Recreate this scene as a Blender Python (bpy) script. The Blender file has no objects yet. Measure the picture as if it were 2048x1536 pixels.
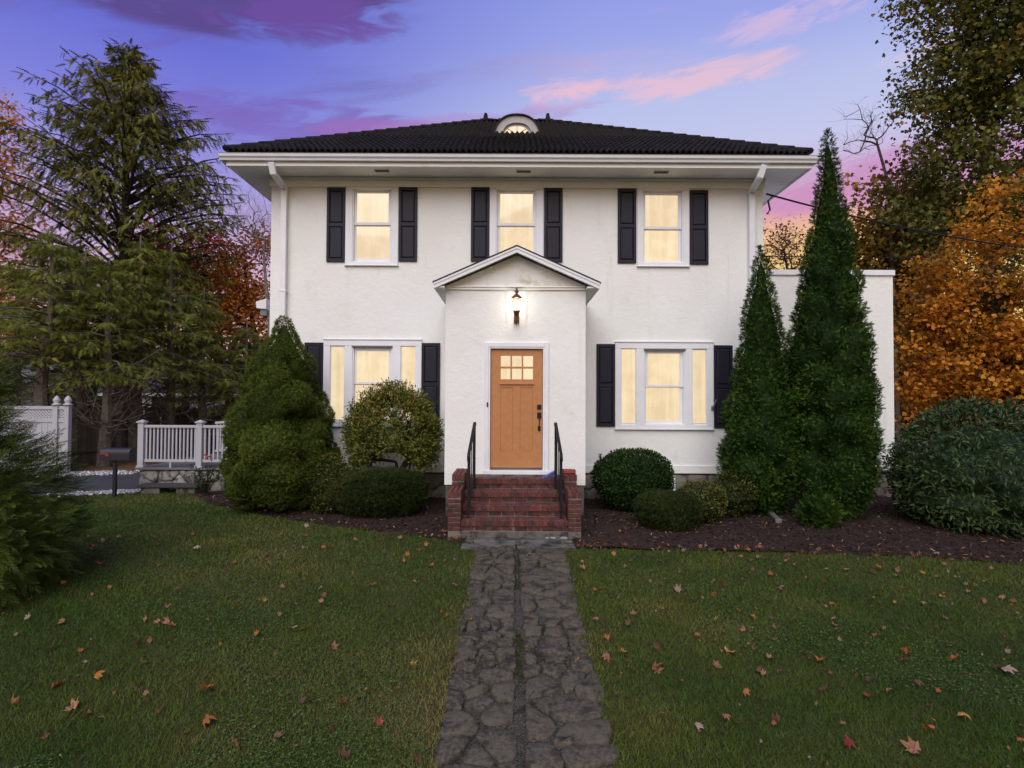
import bpy, math, random
import numpy as np
from mathutils import Vector, Matrix

random.seed(7)
RNG = np.random.default_rng(7)
R = math.radians
scene = bpy.context.scene
COL = scene.collection

# ------------------------------------------------------------------ camera, sky, sun, exposure
F = 1185.0                      # focal length in photo pixels (2048 wide)
CAMP = Vector((0.0, 0.0, 2.05))
camd = bpy.data.cameras.new('camera')
camd.sensor_width = 36.0
camd.lens = 36.0 * F / 2048.0
camd.clip_start = 0.05
camd.clip_end = 2000.0
cam = bpy.data.objects.new('camera', camd)
COL.objects.link(cam)
CROT = Matrix.Rotation(R(90 + 1.4), 3, 'X') @ Matrix.Rotation(R(0.28), 3, 'Z')
cam.matrix_world = Matrix.Translation(CAMP) @ CROT.to_4x4()
scene.camera = cam

SUN_EL, SUN_AZ = 44.0, 194.0     # light comes from behind the camera, low and very soft
scene.view_settings.view_transform = 'Standard'
scene.view_settings.look = 'None'
scene.view_settings.gamma = 1.0
scene.view_settings.use_curve_mapping = False
scene.view_settings.exposure = 1.0
scene.cycles.use_denoising = True
scene.cycles.max_bounces = 6
scene.cycles.diffuse_bounces = 3
scene.cycles.transparent_max_bounces = 16
scene.cycles.sample_clamp_indirect = 4.0


def s2l(*c):
    """sRGB 0-255 -> linear"""
    out = []
    for v in c:
        v = v / 255.0
        out.append(v / 12.92 if v <= 0.04045 else ((v + 0.055) / 1.055) ** 2.4)
    return out


class NT:
    """small wrapper to write node trees tersely"""
    def __init__(self, tree):
        self.t = tree
        tree.nodes.clear()

    def n(self, typ, ins=None, **props):
        nd = self.t.nodes.new(typ)
        for k, v in props.items():
            setattr(nd, k, v)
        for k, v in (ins or {}).items():
            if isinstance(v, bpy.types.NodeSocket):
                self.t.links.new(v, nd.inputs[k])
            else:
                sk = nd.inputs[k]
                if sk.type == 'RGBA' and len(v) == 3:
                    v = (*v, 1.0)
                sk.default_value = v
        return nd

    def math(self, op, a, b=0.0, c=0.0, clamp=False):
        nd = self.n('ShaderNodeMath', {0: a, 1: b, 2: c}, operation=op, use_clamp=clamp)
        return nd.outputs[0]

    def ramp(self, fac, stops, interp='LINEAR'):
        nd = self.n('ShaderNodeValToRGB', {0: fac})
        cr = nd.color_ramp
        cr.interpolation = interp
        while len(cr.elements) < len(stops):
            cr.elements.new(0.5)
        for e, (p, c) in zip(cr.elements, stops):
            e.position = p
            e.color = (c[0], c[1], c[2], 1.0) if not isinstance(c, (int, float)) else (c, c, c, 1.0)
        return nd.outputs[0]

    def mix(self, fac, a, b, mode='MIX'):
        nd = self.n('ShaderNodeMix', data_type='RGBA', blend_type=mode)
        for k, v in ((0, fac), (6, a), (7, b)):
            if isinstance(v, bpy.types.NodeSocket):
                self.t.links.new(v, nd.inputs[k])
            else:
                nd.inputs[k].default_value = v if isinstance(v, (int, float)) else (*v[:3], 1.0)
        return nd.outputs[2]

    def mapr(self, v, a, b, c=0.0, d=1.0, smooth=False):
        nd = self.n('ShaderNodeMapRange', {0: v, 1: a, 2: b, 3: c, 4: d})
        nd.clamp = True
        if smooth:
            nd.interpolation_type = 'SMOOTHSTEP'
        return nd.outputs[0]

    def noise(self, vec, scale, detail=4.0, rough=0.55, dist=0.0):
        nd = self.n('ShaderNodeTexNoise', {'Scale': scale, 'Detail': detail, 'Roughness': rough, 'Distortion': dist})
        if vec is not None:
            self.t.links.new(vec, nd.inputs['Vector'])
        return nd.outputs[0]


def build_world():
    w = bpy.data.worlds.new('World')
    scene.world = w
    w.use_nodes = True
    k = NT(w.node_tree)
    tc = k.n('ShaderNodeTexCoord')
    sep = k.n('ShaderNodeSeparateXYZ', {0: tc.outputs['Generated']})
    x, y, z = sep.outputs
    hyp = k.math('SQRT', k.math('ADD', k.math('MULTIPLY', x, x), k.math('MULTIPLY', y, y)))
    az = k.math('DIVIDE', x, k.math('MAXIMUM', hyp, 0.01))          # -1 left ... 1 right
    zz = k.math('MAXIMUM', z, 0.0)
    H = 0.5                                                           # exposure is +1 stop

    def c(*v):
        return [q * H for q in s2l(*v)]
    left = k.ramp(zz, [(0.0, c(240, 190, 170)), (0.12, c(232, 184, 194)), (0.22, c(204, 178, 220)), (0.30, c(172, 162, 226)), (0.38, c(134, 134, 226)),
                       (0.47, c(108, 112, 218)), (0.60, c(98, 102, 204)), (1.0, c(104, 112, 192))])
    right = k.ramp(zz, [(0.0, c(255, 218, 120)), (0.20, c(255, 214, 124)), (0.245, c(250, 198, 142)), (0.28, c(230, 162, 176)), (0.325, c(212, 178, 214)), (0.37, c(206, 206, 241)),
                        (0.44, c(192, 200, 242)), (0.52, c(162, 172, 240)), (0.62, c(136, 148, 234)), (1.0, c(116, 128, 206))])
    f = k.mapr(az, -0.48, 0.20, smooth=True)
    base = k.mix(f, left, right)
    # cloud deck seen in perspective: a flat sheet projected along the view direction
    den = k.math('ADD', zz, 0.14)
    u = k.math('DIVIDE', x, den)
    v = k.math('DIVIDE', y, den)
    vec = k.n('ShaderNodeCombineXYZ', {0: k.math('MULTIPLY', u, 0.42), 1: k.math('ADD', k.math('MULTIPLY', v, 1.6), k.math('MULTIPLY', u, 0.30)), 2: 4.3}).outputs[0]
    n1 = k.noise(vec, 2.9, 7.0, 0.56, 0.25)
    n2 = k.noise(vec, 6.5, 7.0, 0.62, 0.5)
    nn = k.math('ADD', k.math('MULTIPLY', n1, 0.60), k.math('MULTIPLY', n2, 0.40))
    # heavier cover towards the left and overhead, thin wisps to the right
    cover = k.mapr(az, -0.62, -0.05, 0.465, 0.58, smooth=True)
    cover = k.math('SUBTRACT', cover, k.mapr(zz, 0.42, 0.60, 0.0, 0.06))
    m = k.math('SUBTRACT', nn, cover)
    mask = k.mapr(m, -0.02, 0.20, 0.0, 0.60, smooth=True)
    cl_left = k.ramp(zz, [(0.0, c(240, 160, 150)), (0.2, c(216, 146, 190)), (0.33, c(156, 128, 206)), (0.44, c(112, 90, 174)), (0.56, c(84, 62, 122)), (1.0, c(98, 82, 150))])
    cl_right = k.ramp(zz, [(0.0, c(255, 196, 130)), (0.17, c(250, 170, 150)), (0.23, c(214, 128, 178)), (0.3, c(226, 176, 210)), (0.45, c(236, 190, 214)), (1.0, c(160, 120, 170))])
    cloud = k.mix(k.mapr(az, -0.25, 0.25, smooth=True), cl_left, cl_right)
    col = k.mix(mask, base, cloud)
    vec2 = k.n('ShaderNodeCombineXYZ', {0: k.math('MULTIPLY', az, 4.2), 1: k.math('MULTIPLY_ADD', zz, 22.0, k.math('MULTIPLY', az, -3.0)), 2: 1.7}).outputs[0]
    n3 = k.noise(vec2, 1.9, 8.0, 0.62, 0.7)

    # a long lit bank high on the right, and a low pink band above the right horizon
    def bank(col, a0, z0, sa, sz, tilt, thr, amp, ccol):
        da = k.math('DIVIDE', k.math('SUBTRACT', az, a0), sa)
        dz = k.math('DIVIDE', k.math('SUBTRACT', k.math('SUBTRACT', z, z0), k.math('MULTIPLY', k.math('SUBTRACT', az, a0), tilt)), sz)
        d2 = k.math('ADD', k.math('MULTIPLY', da, da), k.math('MULTIPLY', dz, dz))
        env = k.mapr(d2, 0.0, 1.6, 1.0, 0.0)
        mm = k.mapr(k.math('MULTIPLY_ADD', env, 0.30, k.math('SUBTRACT', n3, thr)), 0.0, 0.24, 0.0, amp, smooth=True)
        mm = k.math('MULTIPLY', mm, k.mapr(env, 0.0, 0.45, smooth=True))
        return k.mix(mm, col, ccol)
    col = bank(col, 0.31, 0.462, 0.14, 0.022, 0.02, 0.56, 0.75, c(246, 200, 214))
    col = bank(col, 0.09, 0.462, 0.08, 0.022, 0.1, 0.60, 0.85, c(246, 198, 216))
    col = bank(col, 0.45, 0.515, 0.14, 0.022, 0.10, 0.62, 0.65, c(232, 196, 226))
    col = bank(col, 0.60, 0.305, 0.34, 0.035, 0.0, 0.52, 0.7, c(206, 140, 194))
    col = bank(col, -0.36, 0.40, 0.22, 0.030, 0.03, 0.52, 0.7, c(126, 96, 186))
    col = bank(col, -0.24, 0.405, 0.10, 0.016, 0.06, 0.52, 0.6, c(168, 108, 186))
    col = bank(col, -0.05, 0.425, 0.20, 0.018, 0.12, 0.56, 0.5, c(186, 140, 206))
    col = bank(col, -0.56, 0.535, 0.34, 0.055, 0.03, 0.44, 0.85, c(90, 62, 128))
    col = bank(col, -0.32, 0.52, 0.14, 0.024, 0.10, 0.54, 0.5, c(124, 76, 172))
    col = bank(col, 0.57, 0.44, 0.05, 0.010, 0.1, 0.62, 0.8, c(240, 205, 228))

    sky = k.n('ShaderNodeTexSky', sky_type='NISHITA', sun_disc=False, sun_elevation=R(SUN_EL), sun_rotation=R(SUN_AZ))
    skys = k.mix(1.0, sky.outputs[0], (0.05, 0.05, 0.05), 'MULTIPLY')
    col = k.mix(0.10, col, skys)
    bg = k.n('ShaderNodeBackground', {'Color': col, 'Strength': 1.0})
    out = k.n('ShaderNodeOutputWorld', {'Surface': bg.outputs[0]})


build_world()
sund = bpy.data.lights.new('sun', 'SUN')
sund.energy = 1.5
sund.angle = R(58)
sund.color = (1.0, 0.96, 0.86)
sun = bpy.data.objects.new('sun', sund)
COL.objects.link(sun)
_d = Vector((math.sin(R(SUN_AZ)) * math.cos(R(SUN_EL)), math.cos(R(SUN_AZ)) * math.cos(R(SUN_EL)), math.sin(R(SUN_EL))))
sun.rotation_euler = _d.to_track_quat('Z', 'Y').to_euler()
sun.location = _d * 30

# ------------------------------------------------------------------ geometry helpers


def at(px, py, Y):
    d = CROT @ Vector(((px - 1024) / F, (768 - py) / F, -1.0))
    return CAMP + d * (Y / d.y)


def gz(x, y):
    s = 0.45
    t = (8.9 - np.asarray(y, float)) / s
    sp = np.where(t > 30, t, np.log1p(np.exp(np.minimum(t, 30)))) * s
    return -0.078 * np.minimum(sp, 9.5)


def ground_at(px, py):
    d = CROT @ Vector(((px - 1024) / F, (768 - py) / F, -1.0))
    lo, hi = 0.5, 120.0
    for _ in range(50):
        mid = (lo + hi) / 2
        p = CAMP + d * mid
        if p.z > float(gz(p.x, p.y)):
            lo = mid
        else:
            hi = mid
    return CAMP + d * hi


def rect(px0, py0, px1, py1, Y):
    c = at((px0 + px1) / 2, (py0 + py1) / 2, Y)
    w, h = (px1 - px0) * Y / F, (py1 - py0) * Y / F
    return c.x - w / 2, c.x + w / 2, c.z - h / 2, c.z + h / 2


def tag(o, label=None, cat=None, group=None, kind=None):
    for k_, v_ in (('label', label), ('category', cat), ('group', group), ('kind', kind)):
        if v_:
            o[k_] = v_
    return o


def thing(name, label, cat, loc=(0, 0, 0), rz=0.0, group=None):
    o = bpy.data.objects.new(name, None)
    COL.objects.link(o)
    o.location = loc
    o.rotation_euler = (0, 0, rz)
    return tag(o, label, cat, group)


def link(name, me, mat=None, parent=None, loc=None, rot=None, scl=None):
    o = bpy.data.objects.new(name, me)
    COL.objects.link(o)
    if mat is not None and len(me.materials) == 0:
        me.materials.append(mat)
    if parent is not None:
        o.parent = parent
    if loc is not None:
        o.location = loc
    if rot is not None:
        o.rotation_euler = rot
    if scl is not None:
        o.scale = scl
    return o


def np_mesh(name, V, Fc, rnd=None, smooth=False):
    """V (n,3), Fc (m,3) or (m,4) index arrays"""
    me = bpy.data.meshes.new(name)
    V = np.ascontiguousarray(V, dtype=np.float32)
    Fc = np.ascontiguousarray(Fc, dtype=np.int32)
    k = Fc.shape[1]
    me.vertices.add(len(V))
    me.vertices.foreach_set('co', V.ravel())
    me.loops.add(Fc.size)
    me.loops.foreach_set('vertex_index', Fc.ravel())
    me.polygons.add(len(Fc))
    me.polygons.foreach_set('loop_start', np.arange(0, Fc.size, k, dtype=np.int32))
    if smooth:
        me.polygons.foreach_set('use_smooth', np.ones(len(Fc), dtype=bool))
    if rnd is not None:
        a = me.attributes.new('rnd', 'FLOAT', 'POINT')
        a.data.foreach_set('value', np.ascontiguousarray(rnd, dtype=np.float32))
    me.update(calc_edges=True)
    return me


class MB:
    """collects polygons for ONE mesh"""
    def __init__(self):
        self.v, self.f = [], []

    def add(self, vs, fs):
        o = len(self.v)
        self.v += [tuple(p) for p in vs]
        self.f += [tuple(i + o for i in q) for q in fs]
        return self

    def box(self, x0, x1, y0, y1, z0, z1):
        vs = [(x0, y0, z0), (x1, y0, z0), (x1, y1, z0), (x0, y1, z0), (x0, y0, z1), (x1, y0, z1), (x1, y1, z1), (x0, y1, z1)]
        return self.add(vs, [(0, 3, 2, 1), (4, 5, 6, 7), (0, 1, 5, 4), (1, 2, 6, 5), (2, 3, 7, 6), (3, 0, 4, 7)])

    def prism(self, poly, axis, a, b):
        """extrude a 2-D polygon along axis ('x': poly is (y,z); 'y': (x,z); 'z': (x,y)) from a to b"""
        def p3(q, t):
            return (t, q[0], q[1]) if axis == 'x' else ((q[0], t, q[1]) if axis == 'y' else (q[0], q[1], t))
        n = len(poly)
        vs = [p3(q, a) for q in poly] + [p3(q, b) for q in poly]
        fs = [tuple(range(n))[::-1], tuple(range(n, 2 * n))]
        fs += [(i, (i + 1) % n, n + (i + 1) % n, n + i) for i in range(n)]
        return self.add(vs, fs)

    def tube(self, pts, rads, n=8, cap=True):
        pts = [Vector(p) for p in pts]
        if isinstance(rads, (int, float)):
            rads = [rads] * len(pts)
        rings = []
        up = Vector((0, 0, 1))
        for i, p in enumerate(pts):
            t = (pts[min(i + 1, len(pts) - 1)] - pts[max(i - 1, 0)]).normalized()
            a = up if abs(t.dot(up)) < 0.95 else Vector((1, 0, 0))
            s = t.cross(a).normalized()
            q = s.cross(t).normalized()
            rings.append([p + (s * math.cos(2 * math.pi * j / n) + q * math.sin(2 * math.pi * j / n)) * rads[i] for j in range(n)])
        vs = [v for r in rings for v in r]
        fs = []
        for i in range(len(pts) - 1):
            for j in range(n):
                fs.append((i * n + j, i * n + (j + 1) % n, (i + 1) * n + (j + 1) % n, (i + 1) * n + j))
        if cap:
            fs.append(tuple(range(n))[::-1])
            fs.append(tuple(range((len(pts) - 1) * n, len(pts) * n)))
        return self.add(vs, fs)

    def lathe(self, prof, n=16, c=(0, 0, 0), cap=True):
        """prof: list of (r, z)"""
        vs = [(c[0] + r * math.cos(2 * math.pi * j / n), c[1] + r * math.sin(2 * math.pi * j / n), c[2] + z) for r, z in prof for j in range(n)]
        fs = []
        for i in range(len(prof) - 1):
            for j in range(n):
                fs.append((i * n + j, i * n + (j + 1) % n, (i + 1) * n + (j + 1) % n, (i + 1) * n + j))
        if cap:
            fs.append(tuple(range(n))[::-1])
            fs.append(tuple(range((len(prof) - 1) * n, len(prof) * n)))
        return self.add(vs, fs)

    def sweep_box(self, p0, p1, w, h, up=(0, 0, 1)):
        """rectangular bar from p0 to p1"""
        p0, p1 = Vector(p0), Vector(p1)
        t = (p1 - p0).normalized()
        s = t.cross(Vector(up)).normalized()
        q = s.cross(t)
        vs = []
        for p in (p0, p1):
            for a, b in ((-1, -1), (1, -1), (1, 1), (-1, 1)):
                vs.append(p + s * a * w / 2 + q * b * h / 2)
        return self.add(vs, [(0, 1, 2, 3), (7, 6, 5, 4), (0, 4, 5, 1), (1, 5, 6, 2), (2, 6, 7, 3), (3, 7, 4, 0)])

    def mesh(self, name, smooth=False):
        me = bpy.data.meshes.new(name)
        me.from_pydata(self.v, [], self.f)
        if smooth:
            me.polygons.foreach_set('use_smooth', np.ones(len(me.polygons), dtype=bool))
        me.update()
        return me

    def build(self, name, mat, parent=None, bevel=0.0, smooth=False, loc=None, rot=None):
        o = link(name, self.mesh(name, smooth), mat, parent, loc, rot)
        if bevel:
            m = o.modifiers.new('bevel', 'BEVEL')
            m.width = bevel
            m.segments = 2
            m.limit_method = 'ANGLE'
        return o


def smooth_by_angle(o, ang=40):
    o.data.polygons.foreach_set('use_smooth', np.ones(len(o.data.polygons), dtype=bool))
    try:
        o.data.set_sharp_from_angle(angle=R(ang))
    except Exception:
        pass
    return o


# ------------------------------------------------------------------ materials
MATS = {}


def pmat(name, col, rough=0.6, spec=0.3, metal=0.0, var=None, stain=None, bump=None, bump2=None, emit=None, objvar=0.0, streak=None):
    """Principled material; var=(scale, colour2, contrast), stain=(scale, colour, lo, hi), bump=(scale, strength, dist)"""
    if name in MATS:
        return MATS[name]
    m = bpy.data.materials.new(name)
    m.use_nodes = True
    k = NT(m.node_tree)
    tc = k.n('ShaderNodeTexCoord')
    geo = k.n('ShaderNodeNewGeometry')
    vec = geo.outputs['Position']
    c = k.n('ShaderNodeRGB')
    c.outputs[0].default_value = (*col, 1.0)
    cs = c.outputs[0]
    if objvar:
        oi = k.n('ShaderNodeObjectInfo')
        hs = k.n('ShaderNodeHueSaturation', {'Color': cs, 'Value': k.mapr(oi.outputs['Random'], 0, 1, 1 - objvar, 1 + objvar),
                                             'Hue': k.mapr(oi.outputs['Random'], 0, 1, 0.49, 0.512)})
        cs = hs.outputs[0]
    if var:
        nz = k.noise(vec, var[0], 5.0, 0.6)
        cs = k.mix(k.mapr(nz, 0.5 - var[2], 0.5 + var[2], smooth=True), cs, var[1])
    if stain:
        nz = k.noise(vec, stain[0], 6.0, 0.65, 0.4)
        cs = k.mix(k.mapr(nz, stain[2], stain[3], smooth=True), cs, stain[1])
    if streak:
        mp = k.n('ShaderNodeMapping', {0: vec, 3: (5.0, 5.0, 0.45)})
        nz = k.noise(mp.outputs[0], 1.0, 6.0, 0.6, 0.2)
        cs = k.mix(k.mapr(nz, streak[1], streak[2], smooth=True), cs, streak[0])
    ins = {'Base Color': cs, 'Roughness': rough, 'Metallic': metal, 'Specular IOR Level': spec}
    if emit:
        ins['Emission Color'] = emit[0]
        ins['Emission Strength'] = emit[1]
    bs = k.n('ShaderNodeBsdfPrincipled', ins)
    prev = None
    for b in (bump, bump2):
        if b:
            nz = k.noise(vec, b[0], 6.0, 0.6)
            bi = {'Strength': b[1], 'Distance': b[2], 'Height': nz}
            if prev is not None:
                bi['Normal'] = prev
            prev = k.n('ShaderNodeBump', bi).outputs[0]
    if prev is not None:
        k.t.links.new(prev, bs.inputs['Normal'])
    k.n('ShaderNodeOutputMaterial', {'Surface': bs.outputs[0]})
    MATS[name] = m
    return m


def leafmat(name, stops, rough=0.55, spec=0.25, transl=0.2, patch=None):
    """foliage: colour by the per-leaf attribute 'rnd'; patch=(scale, colour, lo, hi) tints whole sprays"""
    if name in MATS:
        return MATS[name]
    m = bpy.data.materials.new(name)
    m.use_nodes = True
    k = NT(m.node_tree)
    at_ = k.n('ShaderNodeAttribute', attribute_name='rnd')
    cs = k.ramp(at_.outputs['Fac'], stops)
    if patch:
        geo = k.n('ShaderNodeNewGeometry')
        nz = k.noise(geo.outputs['Position'], patch[0], 4.0, 0.6)
        cs = k.mix(k.mapr(nz, patch[2], patch[3], smooth=True), cs, patch[1])
    bs = k.n('ShaderNodeBsdfPrincipled', {'Base Color': cs, 'Roughness': rough, 'Specular IOR Level': spec})
    sh = bs.outputs[0]
    if transl:
        tr = k.n('ShaderNodeBsdfTranslucent', {'Color': cs})
        sh = k.n('ShaderNodeMixShader', {0: transl, 1: sh, 2: tr.outputs[0]}).outputs[0]
    k.n('ShaderNodeOutputMaterial', {'Surface': sh})
    MATS[name] = m
    return m


STUCCO = pmat('stucco', (0.80, 0.81, 0.785), 0.9, 0.15, var=(0.9, (0.75, 0.755, 0.725), 0.25), stain=(2.3, (0.64, 0.63, 0.56), 0.58, 0.84), streak=((0.68, 0.68, 0.62), 0.57, 0.82),
              bump=(34, 0.4, 0.012), bump2=(9, 0.32, 0.03))
TRIM = pmat('white_paint', (0.78, 0.79, 0.82), 0.45, 0.4, var=(3.0, (0.70, 0.715, 0.75), 0.3), bump=(60, 0.05, 0.003))
EAVE = pmat('eave_paint', (0.84, 0.835, 0.80), 0.55, 0.3, stain=(1.6, (0.66, 0.65, 0.52), 0.56, 0.85))
SHUT = pmat('shutter_black', (0.012, 0.010, 0.021), 0.5, 0.25, bump=(140, 0.15, 0.002), var=(22.0, (0.016, 0.016, 0.026), 0.2))
TILE = pmat('roof_tile', (0.012, 0.0115, 0.011), 0.8, 0.12, objvar=0.3, stain=(5.0, (0.075, 0.062, 0.042), 0.58, 0.80), bump=(90, 0.3, 0.004), var=(2.0, (0.02, 0.018, 0.017), 0.25))
SHINGLE = pmat('asphalt_shingle', (0.03, 0.03, 0.033), 0.9, 0.2, bump=(120, 0.5, 0.006))
ALGAE = pmat('gable_stucco', (0.78, 0.775, 0.745), 0.9, 0.15, stain=(2.6, (0.50, 0.48, 0.33), 0.50, 0.74), bump=(26, 0.3, 0.012))
DOOR = pmat('door_orange', (0.46, 0.215, 0.09), 0.45, 0.35, var=(14.0, (0.42, 0.18, 0.063), 0.3), bump=(220, 0.06, 0.001))
IRON = pmat('black_iron', (0.006, 0.006, 0.007), 0.5, 0.3, var=(30, (0.012, 0.011, 0.011), 0.15), bump=(200, 0.1, 0.001))
BRONZE = pmat('lamp_bronze', (0.20, 0.085, 0.04), 0.4, 0.5, metal=0.4, var=(40, (0.07, 0.035, 0.022), 0.2))
BRICK = pmat('brick_red', (0.115, 0.036, 0.031), 0.85, 0.2, objvar=0.35, stain=(9.0, (0.035, 0.025, 0.022), 0.44, 0.66), bump=(90, 0.4, 0.004), var=(26, (0.085, 0.037, 0.032), 0.2))
BRICKTOP = pmat('brick_worn', (0.155, 0.048, 0.040), 0.85, 0.2, objvar=0.3, stain=(8.0, (0.04, 0.03, 0.026), 0.46, 0.68), bump=(90, 0.4, 0.004), var=(26, (0.10, 0.033, 0.03), 0.2))
MORTAR = pmat('mortar', (0.17, 0.15, 0.135), 0.95, 0.1, stain=(6.0, (0.06, 0.05, 0.045), 0.45, 0.7), bump=(80, 0.5, 0.006))
CONC = pmat('old_concrete', (0.13, 0.12, 0.11), 0.9, 0.15, stain=(4.0, (0.03, 0.028, 0.026), 0.4, 0.65), bump=(60, 0.4, 0.006))
FLAG = pmat('flagstone', (0.060, 0.051, 0.036), 0.85, 0.2, objvar=0.42, stain=(7.0, (0.028, 0.025, 0.022), 0.47, 0.66), bump=(14, 0.5, 0.02), bump2=(90, 0.5, 0.006), var=(30, (0.10, 0.088, 0.066), 0.14))
PATHBED = pmat('path_mortar', (0.026, 0.024, 0.016), 0.95, 0.1, stain=(5.0, (0.022, 0.024, 0.014), 0.45, 0.7), bump=(110, 0.9, 0.012), var=(90, (0.11, 0.10, 0.085), 0.08))
FSTONE = pmat('foundation_stone', (0.17, 0.15, 0.125), 0.9, 0.2, objvar=0.4, stain=(5.0, (0.05, 0.045, 0.04), 0.45, 0.75), bump=(25, 0.5, 0.015))
DSTONE = pmat('deck_stone', (0.24, 0.23, 0.215), 0.9, 0.2, objvar=0.45, stain=(6.0, (0.055, 0.052, 0.05), 0.45, 0.62), bump=(22, 0.6, 0.02))
MULCH = pmat('mulch', (0.030, 0.0195, 0.0165), 0.95, 0.1, var=(35, (0.055, 0.036, 0.030), 0.15), bump=(70, 1.0, 0.02), bump2=(16, 0.7, 0.04))
LAWNM = pmat('lawn_soil', (0.032, 0.040, 0.013), 0.95, 0.1, var=(1.2, (0.060, 0.054, 0.024), 0.2), bump=(60, 0.6, 0.02), stain=(30, (0.02, 0.017, 0.01), 0.5, 0.7))
ASPH = pmat('asphalt', (0.040, 0.041, 0.047), 0.85, 0.2, bump=(160, 0.5, 0.005), var=(1.1, (0.052, 0.052, 0.058), 0.3), stain=(2.0, (0.028, 0.028, 0.032), 0.6, 0.7))
VINYL = pmat('white_vinyl', (0.42, 0.42, 0.445), 0.45, 0.3, var=(1.2, (0.36, 0.36, 0.38), 0.3))
DECKB = pmat('deck_board', (0.12, 0.118, 0.118), 0.8, 0.2, objvar=0.2, bump=(60, 0.3, 0.003))
WOODF = pmat('weathered_wood', (0.105, 0.085, 0.068), 0.9, 0.15, objvar=0.35, bump=(40, 0.6, 0.006), stain=(3.0, (0.05, 0.042, 0.034), 0.45, 0.75))
BARK = pmat('bark', (0.10, 0.082, 0.066), 0.95, 0.1, var=(9, (0.16, 0.135, 0.115), 0.2), bump=(22, 0.8, 0.03))
BARKD = pmat('bark_dark', (0.035, 0.028, 0.024), 0.95, 0.1, var=(9, (0.06, 0.05, 0.043), 0.2), bump=(22, 0.8, 0.03))
TWIG = pmat('grey_twigs', (0.13, 0.115, 0.10), 0.95, 0.1, var=(6, (0.20, 0.185, 0.165), 0.2))
SIDING = pmat('pale_siding', (0.62, 0.63, 0.67), 0.6, 0.3)
ROOFG = pmat('grey_shingle_roof', (0.13, 0.13, 0.135), 0.9, 0.2, bump=(30, 0.5, 0.01), var=(3, (0.10, 0.10, 0.105), 0.2))
WIRE = pmat('cable_black', (0.012, 0.012, 0.013), 0.6, 0.3)
ALUM = pmat('grey_metal', (0.16, 0.16, 0.17), 0.5, 0.4, metal=0.3, stain=(9, (0.16, 0.15, 0.14), 0.5, 0.7))


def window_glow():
    """lit pane: warm glow with painted mottling like reflections and folds, plus real gloss"""
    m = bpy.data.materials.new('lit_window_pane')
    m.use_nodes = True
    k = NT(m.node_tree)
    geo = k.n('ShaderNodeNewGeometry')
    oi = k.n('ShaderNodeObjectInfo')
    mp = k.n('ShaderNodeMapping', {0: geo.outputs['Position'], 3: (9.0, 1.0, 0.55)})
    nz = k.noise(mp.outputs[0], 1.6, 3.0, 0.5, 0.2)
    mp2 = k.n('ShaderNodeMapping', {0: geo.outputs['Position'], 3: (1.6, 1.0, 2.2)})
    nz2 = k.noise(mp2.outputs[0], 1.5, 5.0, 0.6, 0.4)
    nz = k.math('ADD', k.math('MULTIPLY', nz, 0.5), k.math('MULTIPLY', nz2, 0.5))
    cs = k.mix(k.mapr(nz, 0.36, 0.64, smooth=True), (0.95, 0.775, 0.52), (0.84, 0.635, 0.38))  # mottling painted into the glow, standing in for reflections in the glass
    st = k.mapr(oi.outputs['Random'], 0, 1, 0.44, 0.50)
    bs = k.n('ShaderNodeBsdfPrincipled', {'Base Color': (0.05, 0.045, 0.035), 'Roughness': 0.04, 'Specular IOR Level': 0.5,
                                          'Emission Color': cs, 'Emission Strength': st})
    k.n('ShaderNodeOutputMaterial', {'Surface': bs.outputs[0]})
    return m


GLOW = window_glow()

# ------------------------------------------------------------------ ground, beds, path, driveway


def in_poly(x, y, poly):
    x, y = np.asarray(x, float), np.asarray(y, float)
    ins = np.zeros(x.shape, bool)
    n = len(poly)
    for i in range(n):
        (xa, ya), (xb, yb) = poly[i], poly[(i + 1) % n]
        c = ((ya > y) != (yb > y)) & (x < (xb - xa) * (y - ya) / (yb - ya + 1e-12) + xa)
        ins ^= c
    return ins


def wob(x, y, s=1.0, seed=0):
    """cheap smooth noise in -1..1"""
    r = np.random.default_rng(1000 + seed)
    out = 0
    for _ in range(7):
        a = r.normal(size=2) * s
        out = out + np.sin(a[0] * x + a[1] * y + r.uniform(0, 6.28))
    return out / 4.5


def wob3(P, s=1.0, seed=0):
    r = np.random.default_rng(2000 + seed)
    out = 0
    for _ in range(9):
        a = r.normal(size=3) * s
        out = out + np.sin(P @ a + r.uniform(0, 6.28))
    return out / 5.0


def height_sheet(name, mat, poly, cell, dz, bump=0.0, bs=6.0, kind='structure', label=None):
    """a sheet over the terrain inside poly, with clean borders snapped to the outline"""
    xs = [p[0] for p in poly]
    ys = [p[1] for p in poly]
    gx = np.arange(min(xs), max(xs) + cell, cell)
    gy = np.arange(min(ys), max(ys) + cell, cell)
    cx, cy = np.meshgrid((gx[:-1] + gx[1:]) / 2, (gy[:-1] + gy[1:]) / 2)
    keep = in_poly(cx, cy, poly)
    X, Y = np.meshgrid(gx, gy)
    Z = gz(X, Y) + dz + bump * wob(X, Y, bs, 3) + bump * 0.6 * wob(X, Y, bs * 2.7, 4)
    nx = len(gx)
    j, i = np.nonzero(keep)
    a = j * nx + i
    Fc = np.stack([a, a + 1, a + nx + 1, a + nx], 1)
    used, inv = np.unique(Fc, return_inverse=True)
    V = np.stack([X.ravel(), Y.ravel(), Z.ravel()], 1)[used]
    me = np_mesh(name, V, inv.reshape(-1, 4), smooth=True)
    o = link(name, me, mat)
    tag(o, label, None, None, kind)
    return o


def axis_pts(lim, near, step):
    a = list(np.arange(-near, near + 1e-6, step))
    d, p = step, near
    while p < lim:
        d *= 1.35
        p += d
        a.append(p)
        a.insert(0, -p)
    return np.array(a)


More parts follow.
